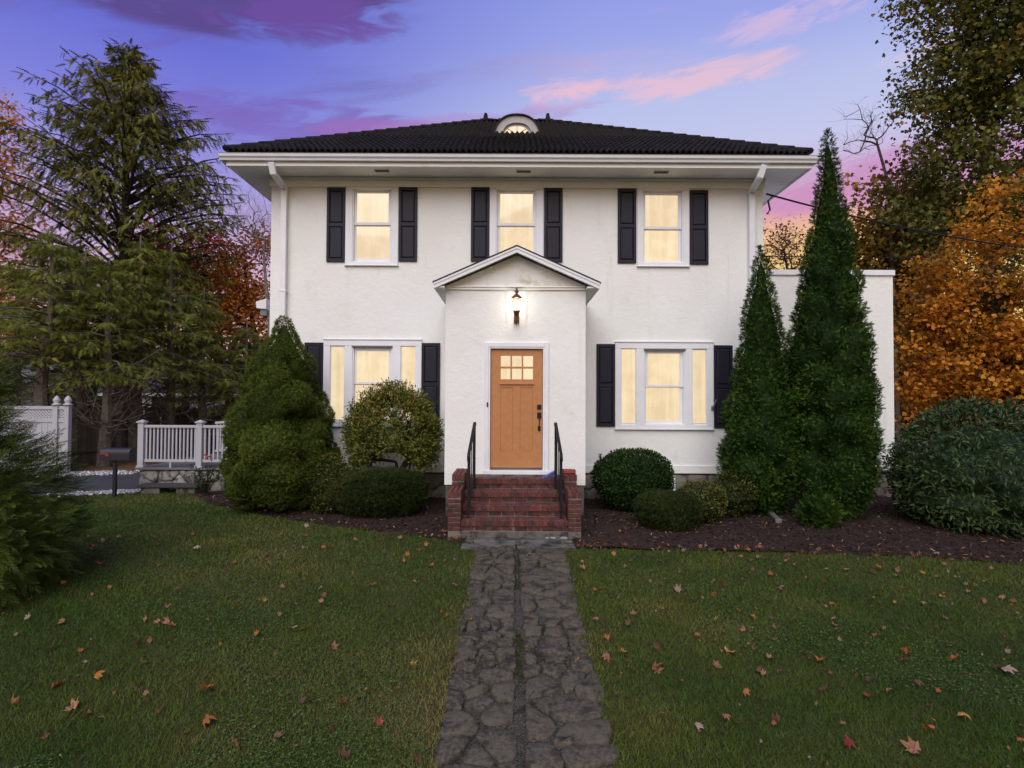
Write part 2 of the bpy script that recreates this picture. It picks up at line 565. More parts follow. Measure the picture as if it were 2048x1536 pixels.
def build_ground():
    gx = axis_pts(420, 15, 0.5)
    gy = axis_pts(420, 15, 0.5)
    X, Y = np.meshgrid(gx, gy)
    Z = gz(X, Y)
    nx = len(gx)
    j, i = np.meshgrid(np.arange(len(gy) - 1), np.arange(nx - 1), indexing='ij')
    a = (j * nx + i).ravel()
    me = np_mesh('lawn', np.stack([X.ravel(), Y.ravel(), Z.ravel()], 1), np.stack([a, a + 1, a + nx + 1, a + nx], 1), smooth=True)
    tag(link('lawn', me, LAWNM), 'dark green autumn lawn in front of the white house', None, None, 'structure')


build_ground()


def gp(px, py):
    p = ground_at(px, py)
    return (p.x, p.y)


BED_L = [gp(*q) for q in ((372, 984), (420, 1008), (500, 1026), (590, 1042), (700, 1058), (800, 1068), (890, 1080), (940, 1092))]
BED_L = [(-7.75, 12.95)] + BED_L + [(-0.52, 8.42), (-0.52, 8.75), (-0.90, 8.85), (-0.90, 10.4), (-0.90, 12.9), (-5.2, 12.95)]
BED_R = [(0.98, 12.9), (0.98, 8.80), (0.80, 8.62), (0.78, 8.36)] + [gp(*q) for q in ((1135, 1098), (1300, 1101), (1500, 1105), (1700, 1110), (1900, 1119), (2048, 1130))] + [(9.5, 7.35), (13.5, 7.2), (13.5, 13.0)]
height_sheet('mulch_bed', MULCH, BED_L, 0.06, 0.02, 0.018, 3.0, label='dark brown mulch bed left of the brick steps')
height_sheet('mulch_bed', MULCH, BED_R, 0.06, 0.02, 0.018, 3.0, label='dark brown mulch bed right of the brick steps')
DRIVE = [(-8.2, 12.75), (-9.5, 12.15), (-13, 11.35), (-34, 8.5), (-34, 14.6), (-12.3, 15.1), (-8.2, 16.2)]
height_sheet('driveway', ASPH, DRIVE, 0.12, 0.012, label='dark asphalt driveway beside the stone deck')
STREETR = [(8.9, 8.6), (30, 7.6), (30, 12), (8.9, 10.5)]
height_sheet('side_driveway', ASPH, STREETR, 0.15, 0.03, label='grey asphalt strip behind the big laurel shrub')
LITTER = [(-8.0, 16.2), (-12.2, 15.4), (-15.5, 15.4), (-15.5, 24), (-6, 24), (-6, 16.2)]
LITM = pmat('leaf_litter_ground', (0.085, 0.055, 0.032), 0.95, 0.1, var=(14, (0.16, 0.085, 0.04), 0.15), bump=(40, 0.9, 0.02), stain=(3, (0.05, 0.06, 0.022), 0.5, 0.7))
height_sheet('leaf_strewn_ground', LITM, LITTER, 0.2, 0.012, 0.02, label='brown leaf-strewn ground along the wooden fence')

# ---- stepping path of irregular flagstones
PX0, PX1, PY0, PY1 = -0.515, 0.745, 2.6, 8.28


def voronoi(pts, poly0):
    cells = []
    for i, (ax, ay) in enumerate(pts):
        poly = list(poly0)
        for j, (bx, by) in enumerate(pts):
            if i == j:
                continue
            mx, my, nx_, ny_ = (ax + bx) / 2, (ay + by) / 2, bx - ax, by - ay
            out = []
            for k in range(len(poly)):
                p, q = poly[k], poly[(k + 1) % len(poly)]
                dp = (p[0] - mx) * nx_ + (p[1] - my) * ny_
                dq = (q[0] - mx) * nx_ + (q[1] - my) * ny_
                if dp <= 0:
                    out.append(p)
                if (dp < 0 < dq) or (dq < 0 < dp):
                    t = dp / (dp - dq)
                    out.append((p[0] + (q[0] - p[0]) * t, p[1] + (q[1] - p[1]) * t))
            poly = out
            if len(poly) < 3:
                break
        if len(poly) >= 3:
            cells.append(poly)
    return cells


def stone_outline(poly, gap, rng, rough=0.012):
    """shrink, round and roughen a cell; returns outline points"""
    cx = sum(p[0] for p in poly) / len(poly)
    cy = sum(p[1] for p in poly) / len(poly)
    mr = sum(math.hypot(p[0] - cx, p[1] - cy) for p in poly) / len(poly)
    s = max(0.5, 1 - gap / max(mr, 1e-3))
    pts = [(cx + (p[0] - cx) * s, cy + (p[1] - cy) * s) for p in poly]
    for it in range(2):
        new = []
        for k in range(len(pts)):
            p, q = pts[k], pts[(k + 1) % len(pts)]
            a = 0.17
            new.append((p[0] * (1 - a) + q[0] * a, p[1] * (1 - a) + q[1] * a))
            new.append((p[0] * a + q[0] * (1 - a), p[1] * a + q[1] * (1 - a)))
        pts = new
    return [(p[0] + rng.uniform(-rough, rough), p[1] + rng.uniform(-rough, rough)) for p in pts], (cx, cy)


def stone_mesh(name, out, c, h, bev, place, rng, dome=0.006):
    """place(u, v, h) -> world point. top face domed a little"""
    n = len(out)
    V, Fs = [], []
    for (u, v) in out:
        V.append(place(u, v, -0.02))
    for (u, v) in out:
        V.append(place(u, v, h - bev))
    for (u, v) in out:
        m = 1 - bev * 1.4 / max(0.03, math.hypot(u - c[0], v - c[1]))
        V.append(place(c[0] + (u - c[0]) * m, c[1] + (v - c[1]) * m, h + rng.uniform(-1, 1) * dome * 0.5))
    for (u, v) in out:
        V.append(place(c[0] + (u - c[0]) * 0.5, c[1] + (v - c[1]) * 0.5, h + dome + rng.uniform(-1, 1) * dome))
    V.append(place(c[0], c[1], h + dome))
    for k in range(n):
        k2 = (k + 1) % n
        for r in range(3):
            Fs.append((r * n + k, r * n + k2, (r + 1) * n + k2, (r + 1) * n + k))
        Fs.append((3 * n + k, 3 * n + k2, 4 * n))
    me = bpy.data.meshes.new(name)
    me.from_pydata([tuple(p) for p in V], [], Fs)
    me.polygons.foreach_set('use_smooth', np.ones(len(Fs), bool))
    me.update()
    return me


def build_path():
    rng = random.Random(21)
    poly = [(PX0, PY0), (PX1, PY0), (PX1, PY1), (PX0, PY1)]
    bed = height_sheet('stone_path', PATHBED, poly, 0.03, 0.012, 0.004, 14.0, label='old flagstone path leading up to the brick steps')
    slot = 0.075
    for side in (0, 1):
        a, b = (PX0, slot - 0.02) if side == 0 else (slot + 0.02, PX1)
        pts = []
        y = PY0
        while y < PY1:
            n = rng.choice((1, 2, 2, 3, 3))
            hgt = rng.uniform(0.12, 0.38) if n < 3 else rng.uniform(0.09, 0.20)
            e = sorted(rng.uniform(0.3, 0.7) for _ in range(n - 1)) if n == 2 else [i / n for i in range(1, n)]
            e = [0] + e + [1]
            for i in range(n):
                pts.append((a + (b - a) * (e[i] + e[i + 1]) / 2 + rng.uniform(-.07, .07), y + hgt / 2 + rng.uniform(-.10, .10)))
            y += hgt
        for cell in voronoi(pts, [(a, PY0), (b, PY0), (b, PY1), (a, PY1)]):
            out, c = stone_outline(cell, rng.choice((0.012, 0.016, 0.02, 0.03, 0.045)), rng, 0.009)
            hh = rng.uniform(0.022, 0.045)
            tx, ty = rng.uniform(-.015, .015), rng.uniform(-.02, .02)

            def place(u, v, h):
                return (u, v, float(gz(u, v)) + 0.008 + h + (u - c[0]) * tx + (v - c[1]) * ty)
            link('flagstone', stone_mesh('flagstone', out, c, hh, 0.006, place, rng, 0.003), FLAG, bed)
    m = MB()
    m.box(slot - 0.008, slot + 0.008, 6.9, PY1 - 0.02, 0, 0.02)
    for i in range(len(m.v)):
        v = m.v[i]
        m.v[i] = (v[0], v[1], v[2] + float(gz(v[0], v[1])) + 0.012)
    m.build('edging_strip', pmat('slot_metal', (0.06, 0.056, 0.052), 0.85, 0.2, stain=(8, (0.02, 0.02, 0.016), 0.42, 0.58)), bed)
    # concrete apron at the foot of the steps, two slabs with a joint
    for (x0, x1, y0, y1, z0) in ((-0.70, 0.06, 8.31, 8.52, 0.0), (0.085, 0.90, 8.31, 8.52, 0.0), (-0.66, 0.88, 8.545, 8.80, 0.012)):
        mm = MB().box(x0, x1, y0, y1, -0.12, 0.0)
        o = mm.build('apron_slab', CONC, bed, bevel=0.008, loc=(0, 0, float(gz(0, (y0 + y1) / 2)) + 0.03 + z0))


build_path()

# ------------------------------------------------------------------ the house
DM, DV, DW = 12.1, 10.3, 12.55
house = thing('house', 'white two-storey stucco house with black tile hip roof', 'house', (0, 0, 0))
XL = at(540, 600, DM).x
XR = at(1527, 600, DM).x
XC = (XL + XR) / 2
ZB = at(1033, 945, DM).z            # bottom of the stucco
ZT = at(1033, 357, DM).z            # soffit
HDEP = 8.3


def open_wall(m, x0, x1, z0, z1, y, holes, depth):
    """front quads with openings (x0,x1,z0,z1) and their reveals"""
    xs = sorted({x0, x1, *[h[0] for h in holes], *[h[1] for h in holes]})
    zs = sorted({z0, z1, *[h[2] for h in holes], *[h[3] for h in holes]})
    for i in range(len(xs) - 1):
        for j in range(len(zs) - 1):
            cx, cz = (xs[i] + xs[i + 1]) / 2, (zs[j] + zs[j + 1]) / 2
            if any(h[0] < cx < h[1] and h[2] < cz < h[3] for h in holes):
                continue
            m.add([(xs[i], y, zs[j]), (xs[i + 1], y, zs[j]), (xs[i + 1], y, zs[j + 1]), (xs[i], y, zs[j + 1])], [(0, 1, 2, 3)])
    for a, b, c, d in holes:
        q = y + depth
        m.add([(a, y, c), (b, y, c), (b, y, d), (a, y, d), (a, q, c), (b, q, c), (b, q, d), (a, q, d)],
              [(0, 4, 5, 1), (1, 5, 6, 2), (2, 6, 7, 3), (3, 7, 4, 0), (4, 7, 6, 5)])


UP = [  # casing, opening, pane top, pane bottom
    ((691, 374, 797, 531), (705, 378, 784, 526), (713, 385, 777, 444), (711, 451, 778, 516)),
    ((979, 374, 1087, 531), (992, 378, 1073, 526), (1000, 386, 1066, 446), (1000, 452, 1066, 517)),
    ((1274, 376, 1378, 533), (1285, 380, 1366, 527), (1291, 389, 1357, 453), (1290, 459, 1358, 521)),
]
LO = [  # casing, side light, centre opening, top pane, bottom pane, side light
    ((647, 680, 843, 851), (660, 692, 689, 840), (705, 693, 784, 843), (712, 702, 777, 764), (709, 770, 778, 836), (801, 692, 831, 840)),
    ((1230, 685, 1426, 857), (1242, 697, 1272, 847), (1288, 699, 1369, 850), (1296, 707, 1360, 770), (1293, 775, 1361, 842), (1384, 699, 1413, 847)),
]


def wr(q):
    return rect(*q, DM)


holes = []
for w in UP:
    holes.append(wr(w[1]))
for w in LO:
    holes += [wr(w[1]), wr(w[2]), wr(w[5])]
m = MB()
open_wall(m, XL, XR, ZB, ZT, DM, holes, 0.16)
yb = DM + HDEP
m.add([(XL, DM, ZB), (XL, yb, ZB), (XL, yb, ZT), (XL, DM, ZT)], [(0, 3, 2, 1)])
m.add([(XR, DM, ZB), (XR, yb, ZB), (XR, yb, ZT), (XR, DM, ZT)], [(0, 1, 2, 3)])
m.add([(XL, yb, ZB), (XR, yb, ZB), (XR, yb, ZT), (XL, yb, ZT)], [(0, 3, 2, 1)])
m.build('wall', STUCCO, house)
zf = at(1033, 376, DM).z
fr = MB().box(XL - 0.03, XR + 0.03, DM - 0.03, DM + 0.0, zf, ZT - 0.03)
fr.box(XL - 0.03, XR + 0.03, DM - 0.06, DM - 0.03, ZT - 0.06, ZT - 0.004)
fr.box(XL - 0.03, XL, DM, yb, zf, ZT - 0.03).box(XR, XR + 0.03, DM, yb, zf, ZT - 0.03)
fr.build('frieze_board', EAVE, house, bevel=0.004)
zw = at(1033, 929, DM).z
MB().box(XL - 0.025, XR + 0.025, DM - 0.025, DM + 0.001, ZB - 0.004, zw).build('base_band', STUCCO, house, bevel=0.01)


def double_hung(win, o, top, bot, y=DM):
    """o opening, top/bot pane rectangles in world (x0,x1,z0,z1)"""
    x0, x1, z0, z1 = o
    j = MB()
    t = 0.022
    j.box(x0, x0 + t, y - 0.012, y + 0.10, z0, z1).box(x1 - t, x1, y - 0.012, y + 0.10, z0, z1)
    j.box(x0 + t, x1 - t, y - 0.012, y + 0.10, z1 - t, z1).box(x0 + t, x1 - t, y - 0.012, y + 0.10, z0, z0 + t)
    j.build('frame', TRIM, win, bevel=0.003)
    zm = (top[2] + bot[3]) / 2
    for (p, za, zb, dy) in ((top, zm - 0.018, z1 - t, 0.030), (bot, z0 + t, zm + 0.012, 0.058)):
        s = MB()
        a, b, c, d = p
        s.box(x0 + t, a, y + dy, y + dy + 0.025, za, zb).box(b, x1 - t, y + dy, y + dy + 0.025, za, zb)
        s.box(a, b, y + dy, y + dy + 0.025, za, c).box(a, b, y + dy, y + dy + 0.025, d, zb)
        s.build('sash', TRIM, win, bevel=0.003)
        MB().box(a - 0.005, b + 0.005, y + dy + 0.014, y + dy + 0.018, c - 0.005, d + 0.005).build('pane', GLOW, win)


def casing(cas, holes_, y=DM, proud=0.028):
    x0, x1, z0, z1 = cas
    xs = sorted({x0, x1, *[h[0] for h in holes_], *[h[1] for h in holes_]})
    m = MB()
    zlo = max(h[2] for h in holes_)
    zhi = min(h[3] for h in holes_)
    zlo, zhi = min(h[2] for h in holes_), max(h[3] for h in holes_)
    m.box(x0, x1, y - proud - 0.004, y + 0.0, z0, zlo)
    m.box(x0, x1, y - proud - 0.004, y + 0.0, zhi, z1)
    for i in range(len(xs) - 1):
        cx = (xs[i] + xs[i + 1]) / 2
        if not any(h[0] < cx < h[1] for h in holes_):
            m.box(xs[i], xs[i + 1], y - proud, y + 0.0, zlo, zhi)
    return m


for w in UP:
    win = casing(wr(w[0]), [wr(w[1])]).build('window', TRIM, house, bevel=0.004)
    double_hung(win, wr(w[1]), wr(w[2]), wr(w[3]))
    x0, x1, z0, z1 = wr(w[0])
    MB().box(x0 + 0.12, x1 - 0.10, DM - 0.05, DM - 0.002, z1 - 0.05, z1 - 0.022).build('storm_rail', TRIM, win, bevel=0.003)
    MB().box(x0 - 0.012, x1 + 0.012, DM - 0.055, DM - 0.002, z0 - 0.022, z0 - 0.001).build('sill', TRIM, win, bevel=0.004)
for w in LO:
    c, s1, o, tp, bt, s2 = [wr(q) for q in w]
    win = casing(c, [s1, o, s2]).build('window', TRIM, house, bevel=0.004)
    double_hung(win, o, tp, bt)
    for s in (s1, s2):
        a, b, cz, d = s
        t = 0.012
        f = MB().box(a, a + t, DM - 0.005, DM + 0.05, cz, d).box(b - t, b, DM - 0.005, DM + 0.05, cz, d)
        f.box(a + t, b - t, DM - 0.005, DM + 0.05, cz, cz + t).box(a + t, b - t, DM - 0.005, DM + 0.05, d - t, d)
        f.build('frame', TRIM, win, bevel=0.002)
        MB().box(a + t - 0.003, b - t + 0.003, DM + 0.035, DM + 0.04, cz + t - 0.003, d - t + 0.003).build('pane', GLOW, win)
    x0, x1, z0, z1 = c
    MB().box(x0 - 0.012, x1 + 0.012, DM - 0.06, DM - 0.002, z0 - 0.024, z0 - 0.001).build('sill', TRIM, win, bevel=0.004)
    MB().box(x0 - 0.01, x1 + 0.01, DM - 0.05, DM - 0.002, z1 + 0.001, z1 + 0.02).build('drip_cap', TRIM, win, bevel=0.003)
    MB().box(o[0] - 0.01, o[1] + 0.01, DM - 0.06, DM - 0.034, o[3] - 0.012, o[3] + 0.015).build('storm_rail', pmat('dark_gap', (0.12, 0.12, 0.13), 0.6), win)


def shutter_mesh(w, h):
    fr = MB()
    st, mid = 0.052, 0.075
    fr.box(-w / 2, -w / 2 + st, 0, 0.03, 0, h).box(w / 2 - st, w / 2, 0, 0.03, 0, h)
    zc = h * 0.5
    for a, b in ((0, st * 1.3), (zc - mid / 2, zc + mid / 2), (h - st * 1.3, h)):
        fr.box(-w / 2 + st, w / 2 - st, 0.0, 0.03, a, b)
    fr.box(-w / 2 + 0.01, w / 2 - 0.01, 0.024, 0.033, 0.01, h - 0.01)
    pn = []
    for a, b in ((st * 1.3, zc - mid / 2), (zc + mid / 2, h - st * 1.3)):
        p = MB()
        x0, x1, z0, z1 = -w / 2 + st, w / 2 - st, a, b
        i = 0.03
        vs = [(x0, 0.022, z0), (x1, 0.022, z0), (x1, 0.022, z1), (x0, 0.022, z1), (x0 + i, 0.004, z0 + i), (x1 - i, 0.004, z0 + i), (x1 - i, 0.004, z1 - i), (x0 + i, 0.004, z1 - i)]
        p.add(vs, [(4, 5, 6, 7), (0, 1, 5, 4), (1, 2, 6, 5), (2, 3, 7, 6), (3, 0, 4, 7)])
        pn.append(p.mesh('panel'))
    return fr.mesh('shutter'), pn


def shutters(list_, Y):
    w0, h0 = (list_[0][2] - list_[0][0]) * Y / F, (list_[0][3] - list_[0][1]) * Y / F
    me, pn = shutter_mesh(w0, h0)
    for q in list_:
        x0, x1, z0, z1 = rect(*q, Y)
        o = link('shutter', me, SHUT, house, ((x0 + x1) / 2, Y - 0.036, (z0 + z1) / 2 - h0 / 2))
        bv = o.modifiers.new('bevel', 'BEVEL')
        bv.width, bv.segments, bv.limit_method = 0.003, 1, 'ANGLE'
        for p in pn:
            link('panel', p, SHUT, o)


shutters([(654, 375, 691, 525), (798, 374, 835, 524), (942, 374, 979, 524), (1088, 375, 1125, 526), (1235, 377, 1272, 528), (1379, 380, 1416, 530)], DM)
shutters([(609, 685, 646, 850), (843, 686, 880, 851), (1192, 688, 1230, 853), (1427, 691, 1465, 855)], DM)

# ---- eaves, gutter, roof
DE = 11.38
EH = (1632 - 441) / 2 * DE / F          # half width at the eave
XE = at(1039, 320, DE).x
ZG = at(1033, 312, DE).z                # gutter top
ZS = ZT                                  # soffit underside
EB = DE + 2 * 4.86
so = MB().box(XE - EH + 0.05, XE + EH - 0.05, DE + 0.05, EB - 0.05, ZS, ZS + 0.03)
soffit = so.build('soffit', EAVE, house)
fa = MB().box(XE - EH + 0.02, XE + EH - 0.02, DE + 0.025, DE + 0.05, ZS - 0.035, ZG - 0.02)
fa.box(XE - EH + 0.02, XE - EH + 0.05, DE + 0.05, EB - 0.05, ZS - 0.035, ZG - 0.02).box(XE + EH - 0.05, XE + EH - 0.02, DE + 0.05, EB - 0.05, ZS - 0.035, ZG - 0.02)
fa.build('fascia_board', EAVE, house, bevel=0.004)
gprof = [(0.024, -0.02), (0.024, -0.12), (-0.045, -0.12), (-0.055, -0.085), (-0.085, -0.055), (-0.095, -0.012), (-0.105, 0.0), (-0.092, 0.004), (-0.078, -0.02)]
g = MB().prism([(DE + a, ZG + b) for a, b in gprof], 'x', XE - EH - 0.08, XE + EH + 0.08)
g.build('gutter', TRIM, house)
for s in (-1, 1):
    gs = MB().prism([(XE + s * (EH - a), ZG + b) for a, b in gprof], 'y', DE + 0.002, EB)
    gs.build('gutter', TRIM, house)
# soffit vents
for px, py in ((764, 339), (1047, 339), (1322, 343)):
    p = at(px, py, DE + 0.33)
    v = MB().box(p.x - 0.165, p.x + 0.165, DE + 0.25, DE + 0.41, ZS - 0.008, ZS - 0.002)
    vo = v.build('soffit_vent', EAVE, house)
    for i in range(5):
        yy = DE + 0.27 + i * 0.026
        MB().box(p.x - 0.145 + 0.01 * (i % 2), p.x + 0.145, yy, yy + 0.011, ZS - 0.014, ZS - 0.0085).build('slat', pmat('vent_grey', (0.22, 0.21, 0.20), 0.8), vo)  # louvre slats in plain grey

# roof planes
XH = (1625 - 447) / 2 * DE / F
XRC = at(1036, 315, DE).x
ZE = at(1033, 306, DE).z
RUN = 4.80
RISE = at(1033, 246, DE + RUN).z - ZE
SL = math.atan2(RISE, RUN)
y0r = DE - 0.03
rp = [(XRC - XH, y0r, ZE), (XRC + XH, y0r, ZE), (XRC + XH, y0r + 2 * RUN, ZE), (XRC - XH, y0r + 2 * RUN, ZE),
      (XRC - XH + RUN, y0r + RUN, ZE + RISE), (XRC + XH - RUN, y0r + RUN, ZE + RISE)]
rm = MB().add(rp, [(0, 1, 5, 4), (2, 3, 4, 5), (1, 2, 5), (3, 0, 4), (3, 2, 1, 0)])
roof = rm.build('roof', TILE, house)
TW, TL, TX = 0.236, 0.34, 0.275


def tile_mesh(bits=2, seg=6):
    n = bits * seg + 1
    xs = np.linspace(-TW / 2, TW / 2, n)
    zz = 0.028 + 0.027 * np.cos(2 * np.pi * np.arange(n) / seg)
    V = np.concatenate([np.stack([xs, np.full(n, -0.02), zz + 0.034], 1), np.stack([xs, np.full(n, TL - 0.02), zz + 0.000], 1), np.stack([xs, np.full(n, -0.02), zz - 0.006], 1)])
    Fs = [(i, i + 1, n + i + 1, n + i) for i in range(n - 1)] + [(2 * n + i, 2 * n + i + 1, i + 1, i) for i in range(n - 1)]
    return V, np.array(Fs)


TV, TF = tile_mesh()
tile_me = np_mesh('roof_tile', TV, TF, smooth=True)
try:
    tile_me.set_sharp_from_angle(angle=R(50))
except Exception:
    pass
tile_me.materials.append(TILE)
rest_V, rest_F, off = [], [], 0
ROWL = RUN / math.cos(SL)
single = 0
DORM_Y = 13.75
for plane in (0, 1, 3):
    # 0 front, 1 right, 2 back, 3 left
    rows = int(ROWL / TX)
    for r in range(rows):
        s = r * TX
        run = s * math.cos(SL)
        hw = (XH if plane in (0, 2) else RUN) - run
        nn_ = int(2 * hw / TW) + 1
        for i in range(nn_):
            xc = (i - (nn_ - 1) / 2) * TW
            if abs(xc) > hw - 0.04:
                continue
            jit = random.uniform(-.004, .004)
            if plane == 0 and single < 300 and r < 8 and abs(xc) + TW / 2 < hw - TL:
                o = link('tile', tile_me, None, roof, (XRC + xc, y0r + run + jit, ZE + s * math.sin(SL) + random.uniform(0, .004)), (SL + random.uniform(-.006, .006), random.uniform(-.008, .008), random.uniform(-.006, .006)))
                single += 1
                continue
            V = TV.copy()
            y = V[:, 1] * math.cos(SL) - V[:, 2] * math.sin(SL)
            z = V[:, 1] * math.sin(SL) + V[:, 2] * math.cos(SL)
            lx, ly, lz = V[:, 0] + xc, y + run + jit, z + s * math.sin(SL) + random.uniform(0, .004)
            lim = np.maximum((XH if plane in (0, 2) else RUN) - ly, 0.0)
            lx = np.clip(lx, -lim, lim)
            if plane == 0:
                W = np.stack([XRC + lx, y0r + ly, ZE + lz], 1)
            elif plane == 2:
                W = np.stack([XRC - lx, y0r + 2 * RUN - ly, ZE + lz], 1)
            elif plane == 1:
                W = np.stack([XRC + XH - ly, y0r + RUN + lx, ZE + lz], 1)
            else:
                W = np.stack([XRC - XH + ly, y0r + RUN - lx, ZE + lz], 1)
            rest_V.append(W)
            rest_F.append(TF + off)
            off += len(W)
ro = link('tile_courses', np_mesh('tile_courses', np.concatenate(rest_V), np.concatenate(rest_F), smooth=True), TILE, roof)
ro['kind'] = 'stuff'
# hip and ridge caps
cap = MB()
capn = 8
cv = []
for t, rr in ((0.0, 0.088), (0.42, 0.072)):
    for k in range(capn + 1):
        a = math.pi * k / capn
        cv.append((t, math.cos(a) * rr, math.sin(a) * rr * 0.8 + (0.012 if t == 0 else 0)))
for k in range(capn + 1):
    a = math.pi * k / capn
    cv.append((0, math.cos(a) * 0.07, math.sin(a) * 0.07 * 0.8 + 0.002))
cf = [(k, k + 1, capn + 2 + k, capn + 1 + k) for k in range(capn)] + [(2 * capn + 2 + k, 2 * capn + 3 + k, k + 1, k) for k in range(capn)]
cap.add(cv, cf)
cap_me = cap.mesh('hip_cap', True)
cap_me.materials.append(TILE)


def caps(p0, p1):
    p0, p1 = Vector(p0), Vector(p1)
    d = (p1 - p0)
    L = d.length
    n = int(L / 0.36)
    d.normalize()
    side = Vector((0, 0, 1)).cross(d).normalized()
    up = d.cross(side)
    Mx = Matrix((d, side, up)).transposed()
    for i in range(n + 1):
        p = p0 + d * (i * 0.36) + up * 0.03
        e = (Mx @ Matrix.Rotation(random.uniform(-.03, .03), 3, 'X')).to_euler()
        link('hip_cap', cap_me, None, roof, p, e)


caps(rp[0], rp[4])
caps(rp[1], rp[5])
caps(rp[4], rp[5])
for q in (rp[4], rp[5]):
    fm = MB().lathe([(0.10, -0.05), (0.095, 0.06), (0.06, 0.12), (0.05, 0.2), (0.035, 0.235), (0.0, 0.245)], 12, (q[0], q[1], q[2] + 0.02), cap=False)
    fm.build('finial', TILE, roof, smooth=True)

# eyebrow dormer
dl = at(990, 272, DORM_Y)
dr = at(1078, 273, DORM_Y)
dw = (dr.x - dl.x) / 2
dcx = (dl.x + dr.x) / 2
dz = dl.z
dh = at(1034, 231, DORM_Y).z - dz


def arch(w, h, n=20, x=dcx, z=dz, k=0.82):
    """flattened bell arch from right to left"""
    pts = []
    for i in range(n + 1):
        a = math.pi * i / n
        pts.append((x + w * math.copysign(abs(math.cos(a)) ** k, math.cos(a)), z + h * math.sin(a) ** 1.0))
    return pts


DG = pmat('dormer_paint', (0.40, 0.385, 0.375), 0.6, 0.3, stain=(6, (0.28, 0.26, 0.24), 0.5, 0.8))
o_, i_ = arch(dw, dh), arch(dw * 0.66, dh * 0.56, z=dz + 0.045)
dm = MB()
n = len(o_)
vs = [(p[0], DORM_Y, p[1]) for p in o_] + [(p[0], DORM_Y, p[1]) for p in i_] + [(p[0], DORM_Y + 0.10, p[1]) for p in i_]
fs = [(k, k + 1, n + k + 1, n + k) for k in range(n - 1)] + [(n + k, n + k + 1, 2 * n + k + 1, 2 * n + k) for k in range(n - 1)]
fs += [(0, n, 2 * n - 1, n - 1), (n, 2 * n, 3 * n - 1, 2 * n - 1)]
dm.add(vs, fs)
dormer = dm.build('dormer', DG, house)
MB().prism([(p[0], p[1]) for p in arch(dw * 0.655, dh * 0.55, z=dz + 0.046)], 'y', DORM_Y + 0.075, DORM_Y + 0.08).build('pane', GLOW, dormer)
fr_o, fr_i = arch(dw * 0.655, dh * 0.555, z=dz + 0.047), arch(dw * 0.56, dh * 0.44, z=dz + 0.062)
fm = MB()
fm.add([(p[0], DORM_Y + 0.045, p[1]) for p in fr_o] + [(p[0], DORM_Y + 0.045, p[1]) for p in fr_i] + [(p[0], DORM_Y + 0.074, p[1]) for p in fr_i],
       [(k, k + 1, n + k + 1, n + k) for k in range(n - 1)] + [(n + k, n + k + 1, 2 * n + k + 1, 2 * n + k) for k in range(n - 1)] + [(0, n, 2 * n - 1, n - 1)])
fm.build('frame', DG, dormer)
for a in (40, 90, 140):
    q = (dcx + math.cos(R(a)) * dw * 0.60, DORM_Y + 0.066, dz + 0.06 + math.sin(R(a)) * dh * (0.50 if a != 90 else 0.46))
    MB().sweep_box((dcx, DORM_Y + 0.066, dz + 0.06), q, 0.012, 0.014, (0, 1, 0)).build('muntin', pmat('muntin_grey', (0.13, 0.12, 0.11), 0.6), dormer)
dro = MB()
oo = arch(dw + 0.03, dh + 0.03)
oi = arch(dw + 0.004, dh + 0.004)
yb_ = DORM_Y + 1.1
k0 = len(oo)
dro.add([(p[0], DORM_Y - 0.05, p[1]) for p in oo] + [(p[0], yb_, p[1]) for p in oo] + [(p[0], DORM_Y - 0.05, p[1]) for p in oi] + [(p[0], yb_, p[1]) for p in oi],
        [(k, k + 1, k0 + k + 1, k0 + k) for k in range(k0 - 1)] + [(k, k + 1, 2 * k0 + k + 1, 2 * k0 + k) for k in range(k0 - 1)] + [(2 * k0 + k, 2 * k0 + k + 1, 3 * k0 + k + 1, 3 * k0 + k) for k in range(k0 - 1)])
dro.build('dormer_roof', SHINGLE, dormer, smooth=False)

# ---- downspouts
for side, pts in (('l', [(543, 327), (547, 347), (569, 376)]), ('r', [(1527, 332), (1520, 354), (1503, 384)])):
    p0 = at(*pts[0], DE + 0.0)
    p1 = at(pts[1][0], pts[1][1], DE + 0.05)
    p2 = at(pts[2][0], pts[2][1], DM - 0.075)
    d = MB()
    for a, b in ((p0, p1), (p1, p2), (p2, Vector((p2.x, p2.y, ZB - 0.3)))):
        dd = (b - a).normalized()
        d.sweep_box(a - dd * 0.02, b + dd * 0.02, 0.115, 0.085, (0, -1, 0.01) if abs(dd.z) > 0.9 else (0, 0, 1))
    ds = d.build('downspout', TRIM, house, bevel=0.008)
    for zz_ in (2.2, 4.2):
        MB().box(p2.x - 0.07, p2.x + 0.07, p2.y - 0.05, p2.y + 0.075, zz_, zz_ + 0.03).build('strap', TRIM, ds)

# ---- foundation with rubble stones
FB = MB().box(XL + 0.03, XR - 0.03, DM + 0.05, yb - 0.05, -0.4, ZB + 0.03)
found = FB.build('foundation', MORTAR, house)


def rubble(parent, x0, x1, z0, z1, y, size, mat, seed, thick=0.05, name='stone'):
    rng = random.Random(seed)
    pts = []
    nx_, nz_ = max(1, int((x1 - x0) / size)), max(1, int((z1 - z0) / (size * 0.62)))
    for j in range(nz_):
        for i in range(nx_):
            pts.append((x0 + (i + 0.5 + 0.5 * (j % 2) - 0.25 + rng.uniform(-.3, .3)) * (x1 - x0) / nx_, z0 + (j + 0.5 + rng.uniform(-.28, .28)) * (z1 - z0) / nz_))
    for cell in voronoi(pts, [(x0, z0), (x1, z0), (x1, z1), (x0, z1)]):
        out, c = stone_outline(cell, rng.uniform(0.014, 0.026), rng, 0.006)
        th = thick * rng.uniform(0.6, 1.2)

        def place(u, v, h):
            return (u, y - h, v)
        link(name, stone_mesh(name, out, c, th, 0.012, place, rng, 0.008), mat, parent)


